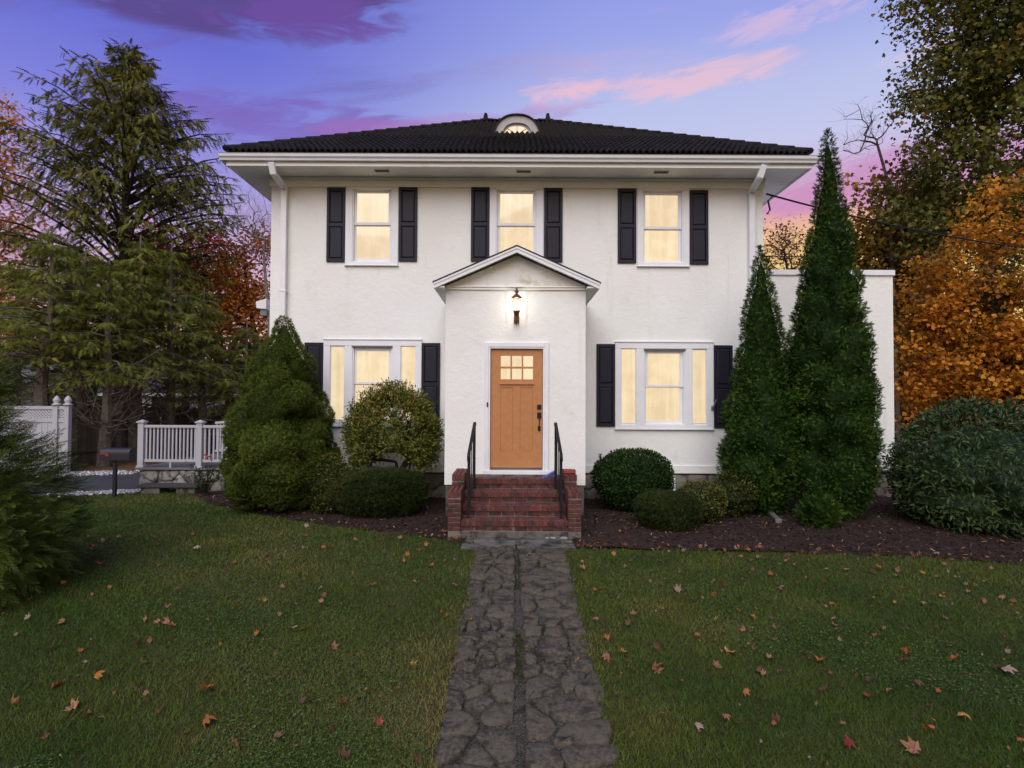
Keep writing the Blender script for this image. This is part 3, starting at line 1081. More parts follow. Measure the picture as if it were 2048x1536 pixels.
rubble(found, 1.25, XR - 0.03, -0.10, ZB - 0.02, DM + 0.05, 0.42, FSTONE, 3, 0.045)
rubble(found, XL + 0.03, -1.1, -0.10, ZB - 0.02, DM + 0.05, 0.42, FSTONE, 4, 0.045)
# basement window by the round shrub
q = rect(1336, 950, 1350, 1000, DM - 0.0)
bw = MB().box(q[0], q[1], DM - 0.03, DM + 0.02, 0.05, ZB - 0.03).build('basement_frame', TRIM, house, bevel=0.004)
MB().box(q[0] - 0.55, q[0] - 0.006, DM - 0.012, DM - 0.004, 0.08, ZB - 0.06).build('pane', pmat('dark_glass', (0.01, 0.011, 0.013), 0.08, 0.5), bw)

# ---- side wing
WX0, WX1 = XR + 0.001, at(1787, 700, DW).x
WZ1 = at(1670, 551, DW).z
WZ0 = at(1760, 943, DW).z
wing = MB().box(XR - 0.3, WX1, DW, DW + 5.5, WZ0, WZ1).build('side_wing', STUCCO, house)
MB().box(XR + 0.002, WX1 + 0.03, DW - 0.04, DW + 5.54, WZ1 + 0.001, WZ1 + 0.115).build('parapet_cap', TRIM, wing, bevel=0.006)
zl = at(1760, 926, DW).z
MB().box(XR + 0.002, WX1 + 0.03, DW - 0.05, DW - 0.001, WZ0 - 0.004, zl).build('base_band', STUCCO, wing, bevel=0.012)
wfo = MB().box(XR - 0.02, WX1 - 0.03, DW + 0.05, DW + 5.4, -0.6, WZ0 + 0.02).build('wing_foundation', MORTAR, house)
rubble(wfo, WX1 - 1.75, WX1 - 0.03, -0.30, WZ0 - 0.008, DW + 0.05, 0.46, FSTONE, 9, 0.045)

# ---- entry vestibule
VX0, VX1 = at(890, 800, DV).x, at(1171, 800, DV).x
VZ0 = at(1033, 970, DV).z
VZ1 = at(1033, 578, DV).z
do = rect(969, 685, 1097, 947, DV)
dd_ = rect(981, 698, 1085, 935, DV)
hole = (dd_[0] - 0.035, dd_[1] + 0.035, VZ0, dd_[3] + 0.035)
ym = DM - 0.002
vm = MB()
open_wall(vm, VX0, VX1, VZ0, VZ1, DV, [hole], 0.14)
vm.add([(VX0, DV, VZ0), (VX0, ym, VZ0), (VX0, ym, VZ1), (VX0, DV, VZ1)], [(0, 3, 2, 1)])
vm.add([(VX1, DV, VZ0), (VX1, ym, VZ0), (VX1, ym, VZ1), (VX1, DV, VZ1)], [(0, 1, 2, 3)])
vest = vm.build('entry_vestibule', STUCCO, house)
OV = 0.24                                      # front overhang of the little roof
apex = at(1031, 490, DV - OV)
ce = at(867, 562, DV - OV)
de = at(1200, 564, DV - OV)
vcx = (ce.x + de.x) / 2
vhw = (de.x - ce.x) / 2
zev = (ce.z + de.z) / 2
zap = apex.z
vsl = (zap - zev) / vhw
gz1 = zap - 0.10 - 0.02
gm = MB().add([(VX0 + 0.001, DV - 0.004, VZ1), (VX1 - 0.001, DV - 0.004, VZ1), (VX1 - 0.001, DV - 0.004, gz1 - vsl * (VX1 - vcx)), (vcx, DV - 0.004, gz1), (VX0 + 0.001, DV - 0.004, gz1 - vsl * (vcx - VX0))], [(0, 1, 2, 3, 4)])
gm.build('gable', ALGAE, vest)
for s in (-1, 1):
    rb = MB()
    xo = vcx + s * vhw
    # white rake board with a thinner strip above, then the shingle edge
    def slab(t0, t1, ya, yb2, inset=0.0):
        pl = [(vcx, zap - t1), (xo - s * inset, zev + vsl * inset - t1), (xo - s * inset, zev + vsl * inset - t0), (vcx, zap - t0)]
        return MB().prism(pl if s > 0 else pl[::-1], 'y', ya, yb2)
    slab(0.02, 0.125, DV - OV, DV - OV + 0.03, 0.0).build('rake_board', TRIM, vest, bevel=0.004)
    slab(0.02, 0.062, DV - OV - 0.012, DV - OV - 0.001, 0.0).build('rake_strip', TRIM, vest, bevel=0.003)
    slab(-0.002, 0.0195, DV - OV - 0.02, ym, -0.015).build('shingle_slope', SHINGLE, vest)
    slab(0.055, 0.085, DV - OV + 0.03, ym, 0.03).build('rake_soffit', EAVE, vest)
    # eave return along the side
    ex = xo - s * 0.0
    MB().box(min(ex, ex - s * 0.03), max(ex, ex - s * 0.03), DV - OV + 0.03, ym, zev - 0.115, zev - 0.02).build('eave_fascia', TRIM, vest, bevel=0.003)
    wx = VX1 if s > 0 else VX0
    MB().box(min(ex - s * 0.03, wx), max(ex - s * 0.03, wx), DV - OV + 0.03, ym, zev - 0.10, zev - 0.075).build('eave_soffit', EAVE, vest)
mo = MB().box(VX0 + 0.01, VX1 - 0.01, DV - 0.03, DV - 0.004, VZ1 - 0.02, VZ1 + 0.022)
mo.box(VX0 + 0.01, VX1 - 0.01, DV - 0.05, DV - 0.004, VZ1 + 0.022, VZ1 + 0.045)
mo.build('moulding', EAVE, vest, bevel=0.004)
MB().box(VX0 + 0.02, VX1 - 0.02, DV + 0.02, DM - 0.1, -0.4, VZ0 - 0.001).build('vestibule_base', CONC, vest, bevel=0.01)

# ---- front door
x0, x1, z0, z1 = do
cm = MB().box(x0, hole[0], DV - 0.03, DV - 0.001, z0 + 0.06, z1).box(hole[1], x1, DV - 0.03, DV - 0.001, z0 + 0.06, z1)
cm.box(hole[0], hole[1], DV - 0.03, DV - 0.001, hole[3], z1)
cm.box(hole[0], dd_[0] - 0.006, DV - 0.02, DV + 0.06, z0 + 0.06, hole[3]).box(dd_[1] + 0.006, hole[1], DV - 0.02, DV + 0.06, z0 + 0.06, hole[3])
cm.box(dd_[0] - 0.006, dd_[1] + 0.006, DV - 0.02, DV + 0.06, dd_[3] + 0.006, hole[3])
cm.build('door_casing', TRIM, house, bevel=0.004)
MB().box(x0 - 0.01, x1 + 0.01, DV - 0.06, DV + 0.1, z0 - 0.045, z0 + 0.06).build('door_sill', TRIM, house, bevel=0.006)
dx0, dx1, dz0, dz1 = dd_
DY = DV + 0.03
W_, H_ = dx1 - dx0, dz1 - dz0


def dfx(px):
    return dx0 + (px - 981) / 104 * W_


def dfz(py):
    return dz1 - (py - 698) / 237 * H_


pa = [(dfx(1001), dfx(1025.5), dfz(902), dfz(775)), (dfx(1040), dfx(1065.5), dfz(902), dfz(775))]
lites = []
for i in range(3):
    for j in range(2):
        lites.append((dfx(1000.5 + i * 22.6), dfx(1021 + i * 22.6), dfz(733.5 + j * 25.5), dfz(711 + j * 25.5)))
dm_ = MB()
open_wall(dm_, dx0, dx1, dz0, dz1, DY, pa + lites, 0.014)
door = dm_.build('front_door', DOOR, house)
MB().box(dx0 + 0.003, dx1 - 0.003, DY + 0.016, DY + 0.045, dz0 + 0.003, dz1 - 0.003).build('door_core', DOOR, door)
for a, b, c, d in lites:
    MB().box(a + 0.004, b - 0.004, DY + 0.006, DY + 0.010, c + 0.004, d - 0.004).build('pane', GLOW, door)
for a, b, c, d in pa:
    MB().box(a + 0.003, b - 0.003, DY + 0.009, DY + 0.0135, c + 0.003, d - 0.003).build('panel', DOOR, door, bevel=0.002)
sh = MB().box(dfx(999), dfx(1068), DY - 0.025, DY - 0.001, dfz(769), dfz(766))
sh.build('dentil_shelf', DOOR, door, bevel=0.003)
lk = MB().box(dfx(1074.5), dfx(1082.5), DY - 0.03, DY - 0.001, dfz(818), dfz(809))
lk.build('lock', IRON, door, bevel=0.004)
hd = MB().box(dfx(1074.5), dfx(1082.5), DY - 0.025, DY - 0.001, dfz(836), dfz(824.5)).box(dfx(1076), dfx(1081), DY - 0.025, DY - 0.001, dfz(861), dfz(852))
hx = dfx(1078.5)
hd.tube([(hx, DY - 0.02, dfz(834)), (hx, DY - 0.06, dfz(838)), (hx, DY - 0.065, dfz(846)), (hx, DY - 0.05, dfz(854)), (hx, DY - 0.02, dfz(857))], 0.011, 8)
hd.build('handle', IRON, door, bevel=0.003)
bp = at(975, 809, DV - 0.03)
MB().box(bp.x - 0.012, bp.x + 0.012, DV - 0.044, DV - 0.0305, bp.z - 0.04, bp.z + 0.04).build('doorbell', IRON, house, bevel=0.004)

# ------------------------------------------------------------------ brick steps
steps = thing('brick_steps', 'worn red brick steps with stepped cheek walls before the door', 'steps', (0, 0, 0))
SX0, SX1 = -0.742, 0.834
LV = [0.745, 0.583, 0.42, 0.256]          # top of landing and three treads
LY = [9.68, 9.38, 9.08, 8.78]              # nosing fronts


def unit(name, sx, sy, sz, b=0.006):
    """a brick with chamfered edges, origin at its centre"""
    x, y, z = sx / 2, sy / 2, sz / 2
    pts = []
    for s in ((-1, -1), (1, -1), (1, 1), (-1, 1)):
        pts.append(s)
    V = []
    for zz_, i in ((-z, b), (-z + b, 0), (z - b, 0), (z, b)):
        for sx_, sy_ in pts:
            V.append((sx_ * (x - i), sy_ * (y - i), zz_))
    Fs = [(3, 2, 1, 0), (12, 13, 14, 15)]
    for r in range(3):
        for k in range(4):
            Fs.append((r * 4 + k, r * 4 + (k + 1) % 4, (r + 1) * 4 + (k + 1) % 4, (r + 1) * 4 + k))
    me = bpy.data.meshes.new(name)
    me.from_pydata(V, [], Fs)
    me.update()
    return me


BR = random.Random(5)


def brick(me, mat_o, x, y, z, rz=0.0):
    o = link('brick', me, None, steps, (x + BR.uniform(-.002, .002), y + BR.uniform(-.004, .004), z + BR.uniform(-.0015, .0015)),
             (BR.uniform(-.008, .008), BR.uniform(-.008, .008), rz + BR.uniform(-.012, .012)))
    return o


NR = 22
pw = (SX1 - SX0) / NR
rowlock = unit('brick_rowlock', pw - 0.008, 0.20, 0.092)
rowlock.materials.append(BRICKTOP)
strw = (SX1 - SX0) / 8
stret = unit('brick_stretcher', strw - 0.009, 0.10, 0.062)
stret.materials.append(BRICK)
tread = unit('brick_tread', strw - 0.009, 0.085, 0.06)
tread.materials.append(BRICKTOP)
core = MB()
for i, (z, y) in enumerate(zip(LV, LY)):
    yback = LY[i - 1] + 0.03 if i else DV - 0.002
    core.box(SX0 + 0.001, SX1 - 0.001, y + 0.026, yback + 0.10 if i else yback, 0.05, z - 0.009 - 0.0008 * i)
    for k in range(NR):
        brick(rowlock, BRICKTOP, SX0 + (k + 0.5) * pw, y + 0.10, z - 0.046)
    for k in range(8):
        brick(stret, BRICK, SX0 + (k + 0.5) * strw, y + 0.022 + 0.05, z - 0.092 - 0.009 - 0.031)
        if i:
            brick(tread, BRICKTOP, SX0 + (k + 0.5) * strw, y + 0.205 + 0.045, z - 0.0305)
core.build('mortar_core', MORTAR, steps)
MB().box(SX0 - 0.19, SX1 + 0.19, 8.795, 9.6, -0.1, 0.086).build('concrete_footing', CONC, steps, bevel=0.01)
MB().box(SX0 + 0.002, SX1 - 0.002, LY[0] + 0.207, DV - 0.062, LV[0] - 0.03, LV[0] - 0.002).build('landing_slab', CONC, steps, bevel=0.004)
# cheek walls
cs_full = unit('brick_cheek', 0.192, 0.192, 0.058)
cs_half = unit('brick_cheek_half', 0.0925, 0.192, 0.058)
rl_cheek = unit('brick_cheek_cap', 0.058, 0.192, 0.098)
for me_ in (cs_full, cs_half):
    me_.materials.append(BRICK)
rl_cheek.materials.append(BRICKTOP)
for (cx0, cx1) in ((-0.944, -0.744), (0.836, 1.036)):
    cxm = (cx0 + cx1) / 2
    mc = MB().box(cx0 + 0.008, cx1 - 0.008, 8.79, 9.37, -0.05, 0.655)
    mc.box(cx0 + 0.0085, cx1 - 0.0085, 9.396, DV - 0.003, -0.05, 0.83)
    mc.build('mortar_core', MORTAR, steps)
    # front block
    ztop = 0.68
    for r in range(7):
        z = 0.088 + 0.0675 * (r + 0.5)
        for j in range(3):
            yy = 8.78 + 0.2 * j + 0.098
            if r % 2 == 0:
                brick(cs_half, BRICK, cxm - 0.0495, yy, z)
                brick(cs_half, BRICK, cxm + 0.0495, yy, z)
            else:
                brick(cs_full, BRICK, cxm, yy, z)
    for j in range(3):
        for q in range(3):
            brick(rl_cheek, BRICKTOP, cxm + (q - 1) * 0.0665, 8.78 + 0.2 * j + 0.098, ztop - 0.05)
    # rear block, only its upper courses show
    for r in range(2):
        z = 0.70 - 0.0675 * r
        for j in range(4):
            yy = 9.38 + 0.205 * j + 0.10
            if r % 2 == 0:
                brick(cs_half, BRICK, cxm - 0.0495, yy, z)
                brick(cs_half, BRICK, cxm + 0.0495, yy, z)
            else:
                brick(cs_full, BRICK, cxm, yy, z)
    for j in range(4):
        for q in range(3):
            brick(rl_cheek, BRICKTOP, cxm + (q - 1) * 0.0665, 9.38 + 0.205 * j + 0.10, 0.80)
lb = unit('loose_brick', 0.20, 0.095, 0.06)
lb.materials.append(pmat('loose_brick_red', (0.30, 0.075, 0.05), 0.8, 0.2, bump=(70, 0.4, 0.004), var=(20, (0.22, 0.06, 0.045), 0.2)))
tag(link('loose_brick', lb, None, None, (0.925, 9.55, 0.885), (0, 0, 0.08)), 'loose red brick lying on top of the cheek wall right of the door', 'brick')
# blue scrub brush resting on the landing against the rail
br = thing('scrub_brush', 'blue plastic scrub brush left on the landing beside the handrail', 'brush', (0.625, 9.80, LV[0] + 0.035))
br.rotation_euler = (0, R(-28), R(8))
MB().box(-0.13, 0.13, -0.035, 0.035, 0.0, 0.035).build('brush_body', pmat('blue_plastic', (0.06, 0.085, 0.30), 0.5, 0.4), br, bevel=0.012)
MB().box(-0.115, 0.115, -0.03, 0.03, -0.022, 0.001).build('bristles', pmat('bristle_blue', (0.08, 0.09, 0.2), 0.9), br)
# handrails (fixed to the steps)
for hx_, lx_ in ((-0.605, -0.645), (0.715, 0.745)):
    top = (hx_, 9.66, 1.65)
    lowp = (lx_, 8.93, 1.21)
    rl = MB()
    pts = [(hx_, 9.74, 1.60), (hx_, 9.72, 1.645), top, lowp, (lx_, 8.89, 1.165), (lx_, 8.90, 1.11)]
    for a, b in zip(pts[:-1], pts[1:]):
        rl.sweep_box(a, b, 0.045, 0.03, (0, 0, 1) if abs(Vector(b)[2] - Vector(a)[2]) < abs(Vector(b)[1] - Vector(a)[1]) else (0, 1, 0))
    hr = rl.build('handrail', IRON, steps, bevel=0.006)
    MB().box(hx_ - 0.019, hx_ + 0.019, 9.64, 9.678, LV[1] - 0.02, 1.635).build('post', IRON, hr, bevel=0.003)
    MB().box(lx_ - 0.017, lx_ + 0.017, 8.90, 8.934, LV[3] - 0.01, 1.20).build('post', IRON, hr, bevel=0.003)
    for t in (0.25, 0.5, 0.75):
        bx_ = hx_ + (lx_ - hx_) * t
        by_ = 9.66 + (8.92 - 9.66) * t
        MB().box(bx_ - 0.007, bx_ + 0.007, by_ - 0.007, by_ + 0.007, 0.80 - 0.47 * t + 0.02, 1.635 - 0.44 * t).build('baluster', IRON, hr)
    MB().sweep_box((hx_, 9.66, 0.83), (lx_, 8.92, 0.37), 0.02, 0.03).build('bottom_rail', IRON, hr)

# ------------------------------------------------------------------ wall lantern
lp = at(1033, 612, DV)
lz0 = at(1033, 652, DV).z
lan = thing('wall_lantern', 'lit bronze wall lantern above the front door', 'lantern', (lp.x, DV, lz0))
LY_ = -0.17
S = 0.65 / 0.75
MB().box(-0.045, 0.045, -0.03, -0.001, 0.05 * S, 0.25 * S).build('backplate', BRONZE, lan, bevel=0.01)
arm = MB().tube([(0, -0.02, 0.20 * S), (0, -0.07, 0.23 * S), (0, -0.13, 0.20 * S), (0, LY_, 0.16 * S), (0, LY_, 0.24 * S)], [0.014, 0.014, 0.012, 0.014, 0.016], 8)
arm.tube([(0, -0.03, 0.07 * S), (0, -0.09, 0.02 * S), (0, -0.14, 0.05 * S), (0, LY_, 0.12 * S)], [0.012, 0.011, 0.011, 0.013], 8)
arm.build('arm', BRONZE, lan, smooth=True)
MB().lathe([(0.0, 0.03), (0.016, 0.04), (0.01, 0.07), (0.022, 0.09), (0.012, 0.12), (0.03, 0.16), (0.05, 0.2), (0.058, 0.225), (0.06, 0.24)], 16, (0, LY_, 0.0)).build('base_cup', BRONZE, lan, smooth=True)
GLS = bpy.data.materials.new('lantern_glass')
GLS.use_nodes = True
_k = NT(GLS.node_tree)
_mx = _k.n('ShaderNodeMixShader', {0: 0.10, 1: _k.n('ShaderNodeBsdfTransparent', {'Color': (1, 0.97, 0.9)}).outputs[0], 2: _k.n('ShaderNodeBsdfGlossy', {'Roughness': 0.1}).outputs[0]})
_k.n('ShaderNodeOutputMaterial', {'Surface': _mx.outputs[0]})
gpr = [(0.056, 0.235), (0.072, 0.29), (0.080, 0.35), (0.078, 0.40), (0.07, 0.445), (0.062, 0.462)]
MB().lathe(gpr, 18, (0, LY_, 0), cap=False).build('globe', GLS, lan, smooth=True)
for i in range(6):
    a = math.pi * (i + 0.5) / 3
    MB().tube([(math.cos(a) * (r + 0.003), LY_ + math.sin(a) * (r + 0.003), z) for r, z in gpr], 0.0042, 5).build('rib', BRONZE, lan)
MB().lathe([(0.055, 0.455), (0.088, 0.462), (0.09, 0.475), (0.07, 0.49), (0.045, 0.515), (0.025, 0.53), (0.018, 0.545), (0.034, 0.562), (0.036, 0.575), (0.02, 0.592), (0.012, 0.60), (0.02, 0.615), (0.014, 0.632), (0.0, 0.65)], 18, (0, LY_, 0)).build('cap', BRONZE, lan, smooth=True)
MB().lathe([(0.0, 0.25), (0.014, 0.26), (0.02, 0.30), (0.024, 0.36), (0.02, 0.41), (0.0, 0.43)], 12, (0, LY_, 0), cap=False).build('bulb', pmat('bulb_glow', (1, 0.9, 0.7), 0.5, emit=((1.0, 0.78, 0.42), 2.2)), lan, smooth=True)
lampd = bpy.data.lights.new('lantern_light', 'POINT')
lampd.energy = 11.0
lampd.color = (1.0, 0.93, 0.84)
lampd.shadow_soft_size = 0.03
lamp = bpy.data.objects.new('lantern_light', lampd)
COL.objects.link(lamp)
lamp.parent = lan
lamp.location = (0, LY_, 0.34)

# flood light box on the left side wall, spigot, hook, splash pipe
fl = at(527, 616, DM + 0.6)
fo = thing('flood_light', 'white flood light box on the left side wall of the house', 'light', (fl.x, DM + 0.6, fl.z))
MB().add([(-0.115, -0.09, -0.02), (0.09, -0.09, -0.04), (0.09, 0.09, -0.04), (-0.115, 0.09, -0.02), (-0.13, -0.1, 0.12), (0.10, -0.1, 0.19), (0.10, 0.1, 0.19), (-0.13, 0.1, 0.12)],
         [(3, 2, 1, 0), (4, 5, 6, 7), (0, 1, 5, 4), (1, 2, 6, 5), (2, 3, 7, 6), (3, 0, 4, 7)]).build('housing', TRIM, fo, bevel=0.01)
MB().box(-0.05, 0.09, -0.05, 0.05, -0.17, -0.045).build('bracket', ALUM, fo, bevel=0.006)
sp = at(1200, 913, DM)
so_ = thing('hose_spigot', 'small dark hose spigot on the wall above the round boxwood', 'spigot', (sp.x, DM - 0.01, sp.z))
MB().tube([(0, 0.01, 0), (0, -0.07, 0), (0, -0.09, -0.05)], 0.018, 8).build('pipe', IRON, so_)
MB().tube([(0, -0.05, 0.0), (0, -0.05, 0.05)], [0.01, 0.01], 6).lathe([(0.03, 0.05), (0.034, 0.056), (0.03, 0.062)], 10, (0, -0.05, 0)).build('handle', IRON, so_)
hk = at(1424, 814, DM)
ho = thing('flag_bracket', 'small grey metal flag bracket on the lower right window casing', 'bracket', (hk.x, DM - 0.034, hk.z))
MB().box(-0.03, 0.03, -0.02, -0.001, -0.07, 0.02).build('plate', ALUM, ho, bevel=0.004)
MB().tube([(0, -0.02, -0.03), (0.045, -0.10, 0.15)], 0.016, 8).build('socket', ALUM, ho)
p0, p1 = ground_at(1505, 1003), ground_at(1556, 1047)
dp = thing('downspout_extension', 'grey metal downspout extension lying on the mulch between the arborvitaes', 'pipe', (0, 0, 0))
MB().sweep_box(p0 + Vector((0, 0, 0.10)), p1 + Vector((0, 0, 0.055)), 0.09, 0.06).build('channel', ALUM, dp, bevel=0.006)
MB().sweep_box(p1 + Vector((0, 0, 0.052)), p1 + (p1 - p0).normalized() * 0.06 + Vector((0, 0, 0.05)), 0.102, 0.07).build('outlet_collar', ALUM, dp, bevel=0.004)
tag(dp, None)
# path lights: small stake light right of the steps
sl = ground_at(1190, 1060)
so2 = thing('stake_light', 'small dark solar stake light in the mulch right of the steps', 'light', (sl.x, sl.y, sl.z))
MB().tube([(0, 0, 0), (0, 0, 0.22)], 0.008, 6).build('stake', IRON, so2)
MB().lathe([(0.01, 0.2), (0.035, 0.22), (0.035, 0.25), (0.012, 0.265)], 10).build('head', IRON, so2)

# ------------------------------------------------------------------ stone deck with white railing
DK = 12.95
deck = thing('stone_deck', 'low stone-walled deck with grey boards beside the house', 'deck', (0, 0, 0))
dxl, dxr = at(277, 900, DK).x, XL - 0.02
dzt = at(340, 936, DK).z
MB().box(dxl + 0.06, dxr, DK + 0.06, DK + 3.5, -0.3, dzt - 0.04).build('deck_core', MORTAR, deck)
rubble(deck, dxl, dxr, -0.06, dzt - 0.045, DK + 0.06, 0.36, DSTONE, 17, 0.06)
rng_ = random.Random(3)
# end wall stones facing the driveway
pts_ = [(DK + 0.2 + rng_.uniform(-.1, .1) + 0.42 * i, 0.12 + 0.24 * j + rng_.uniform(-.05, .05)) for i in range(8) for j in range(2)]
for cell in voronoi(pts_, [(DK + 0.05, -0.06), (DK + 3.4, -0.06), (DK + 3.4, dzt - 0.045), (DK + 0.05, dzt - 0.045)]):
    out, c = stone_outline(cell, 0.02, rng_, 0.006)
    link('stone', stone_mesh('stone', out, c, 0.05, 0.012, lambda u, v, h: (dxl + 0.06 - h, u, v), rng_, 0.008), DSTONE, deck)
for i in range(25):
    y = DK - 0.03 + i * 0.142
    MB().box(dxl - 0.06, dxr, y, y + 0.136, dzt - 0.038, dzt).build('board', DECKB, deck, bevel=0.004)
# stone step in front
st = thing('stone_bench_step', 'dark slate slab step on concrete blocks before the deck wall', 'step', (0, 0, 0))
a, b = at(283, 980, DK - 0.25).x, at(402, 980, DK - 0.25).x
MB().box(a, b, DK - 0.42, DK - 0.06, 0.13, 0.19).build('slab', pmat('slate', (0.05, 0.048, 0.046), 0.85, 0.2, bump=(30, 0.5, 0.01)), st, bevel=0.012)
for xx in (a + 0.06, b - 0.46):
    MB().box(xx, xx + 0.4, DK - 0.38, DK - 0.1, -0.05, 0.128).build('block', CONC, st, bevel=0.008)


def railing(name, label, p0, p1, n, posts, group):
    """white railing from p0 to p1 (base points on the deck); posts: which ends carry posts"""
    p0, p1 = Vector(p0), Vector(p1)
    t = thing(name, label, 'railing', p0, 0, group)
    d = p1 - p0
    L = d.length
    u = d.normalized()
    ang = math.atan2(u.y, u.x)
    t.rotation_euler = (0, 0, ang)
    dzr = d.z
    Lh = math.hypot(d.x, d.y)
    for e in posts:
        x = 0 if e == 0 else Lh
        z = 0 if e == 0 else dzr
        po = MB().box(x - 0.062, x + 0.062, -0.062, 0.062, z, z + 0.98).build('post', VINYL, t, bevel=0.005)
        MB().lathe([(0.098 * 1.0, 0), (0.098, 0.03)], 4, (0, 0, 0))
        cp = MB().box(x - 0.085, x + 0.085, -0.085, 0.085, z + 0.981, z + 1.01)
        cp.add([(x - 0.075, -0.075, z + 1.01), (x + 0.075, -0.075, z + 1.01), (x + 0.075, 0.075, z + 1.01), (x - 0.075, 0.075, z + 1.01), (x, 0, z + 1.05)], [(0, 1, 4), (1, 2, 4), (2, 3, 4), (3, 0, 4)])
        cp.build('post_cap', VINYL, t)
        MB().box(x - 0.08, x + 0.08, -0.08, 0.08, z + 0.001, z + 0.05).build('post_skirt', VINYL, t, bevel=0.006)
    x0 = 0.063
    x1 = Lh - 0.063
    MB().sweep_box((x0, 0, 0.90 + dzr * x0 / Lh), (x1, 0, 0.90 + dzr * x1 / Lh), 0.085, 0.06).build('top_rail', VINYL, t, bevel=0.008)
    MB().sweep_box((x0, 0, 0.15 + dzr * x0 / Lh), (x1, 0, 0.15 + dzr * x1 / Lh), 0.05, 0.06).build('bottom_rail', VINYL, t, bevel=0.006)
    MB().box(Lh * 0.5 - 0.02, Lh * 0.5 + 0.02, -0.02, 0.02, dzr * 0.5 + 0.001, 0.118 + dzr * 0.5).build('support_block', VINYL, t)
    bme = MB().box(-0.0165, 0.0165, -0.0165, 0.0165, 0, 0.689).mesh('baluster')
    bme.materials.append(VINYL)
    for i in range(n):
        x = x0 + (x1 - x0) * (i + 0.5) / n
        link('baluster', bme, None, t, (x, 0, 0.181 + dzr * x / Lh))
    return t


xa, xb = at(282, 900, DK + 0.05).x, at(398.5, 900, DK + 0.05).x
railing('deck_railing', 'white baluster railing between two posts along the deck front', (xa, DK + 0.08, dzt), (xb, DK + 0.08, dzt), 14, (0, 1), 'white deck railings')
railing('deck_railing', 'white baluster railing running from its post behind the conical spruce', (xb + 0.001, DK + 0.08, dzt), (dxr - 0.1, DK + 0.08, dzt), 17, (1,), 'white deck railings')
railing('deck_railing', 'white railing rising along the rear of the deck', (xa + 0.1, DK + 3.0, dzt - 0.05), (dxr - 0.1, DK + 2.6, dzt + 0.22), 30, (1,), 'white deck railings')

# ------------------------------------------------------------------ mailbox
mp_ = ground_at(229, 994)
mb = thing('mailbox', 'black metal mailbox with red flag on a black post', 'mailbox', (mp_.x, mp_.y, mp_.z))
mzt = at(234, 895, mp_.y).z - mp_.z
mzb = at(234, 920, mp_.y).z - mp_.z
mx0, mx1 = at(206, 908, mp_.y).x - mp_.x, at(263, 908, mp_.y).x - mp_.x
MBX = pmat('mailbox_black', (0.012, 0.012, 0.017), 0.45, 0.4)
MB().box(-0.032, 0.032, -0.032, 0.032, -0.05, mzb - 0.002).build('post', MBX, mb, bevel=0.006)
hw_, hh_ = 0.095, (mzt - mzb)
prof = [(-hw_, mzb), (hw_, mzb)] + [(hw_ * math.cos(a), mzb + hh_ * 0.5 + hh_ * 0.5 * math.sin(a)) for a in np.linspace(0, math.pi, 11)]
smooth_by_angle(MB().prism(prof, 'x', mx0, mx1).build('box', MBX, mb))
prof2 = [(-hw_ - .008, mzb - .004), (hw_ + .008, mzb - .004)] + [((hw_ + .008) * math.cos(a), mzb + hh_ * 0.5 + (hh_ * 0.5 + .008) * math.sin(a)) for a in np.linspace(0, math.pi, 11)]
smooth_by_angle(MB().prism(prof2, 'x', mx1, mx1 + 0.02).build('door', MBX, mb))
RED = pmat('flag_red', (0.30, 0.025, 0.03), 0.5)
fg = MB().box(mx0 + 0.02, mx0 + 0.17, -hw_ - 0.016, -hw_ - 0.006, mzb + 0.12, mzb + 0.145).box(mx0 + 0.12, mx0 + 0.19, -hw_ - 0.016, -hw_ - 0.006, mzb + 0.085, mzb + 0.12)
fg.build('flag', RED, mb, bevel=0.003)

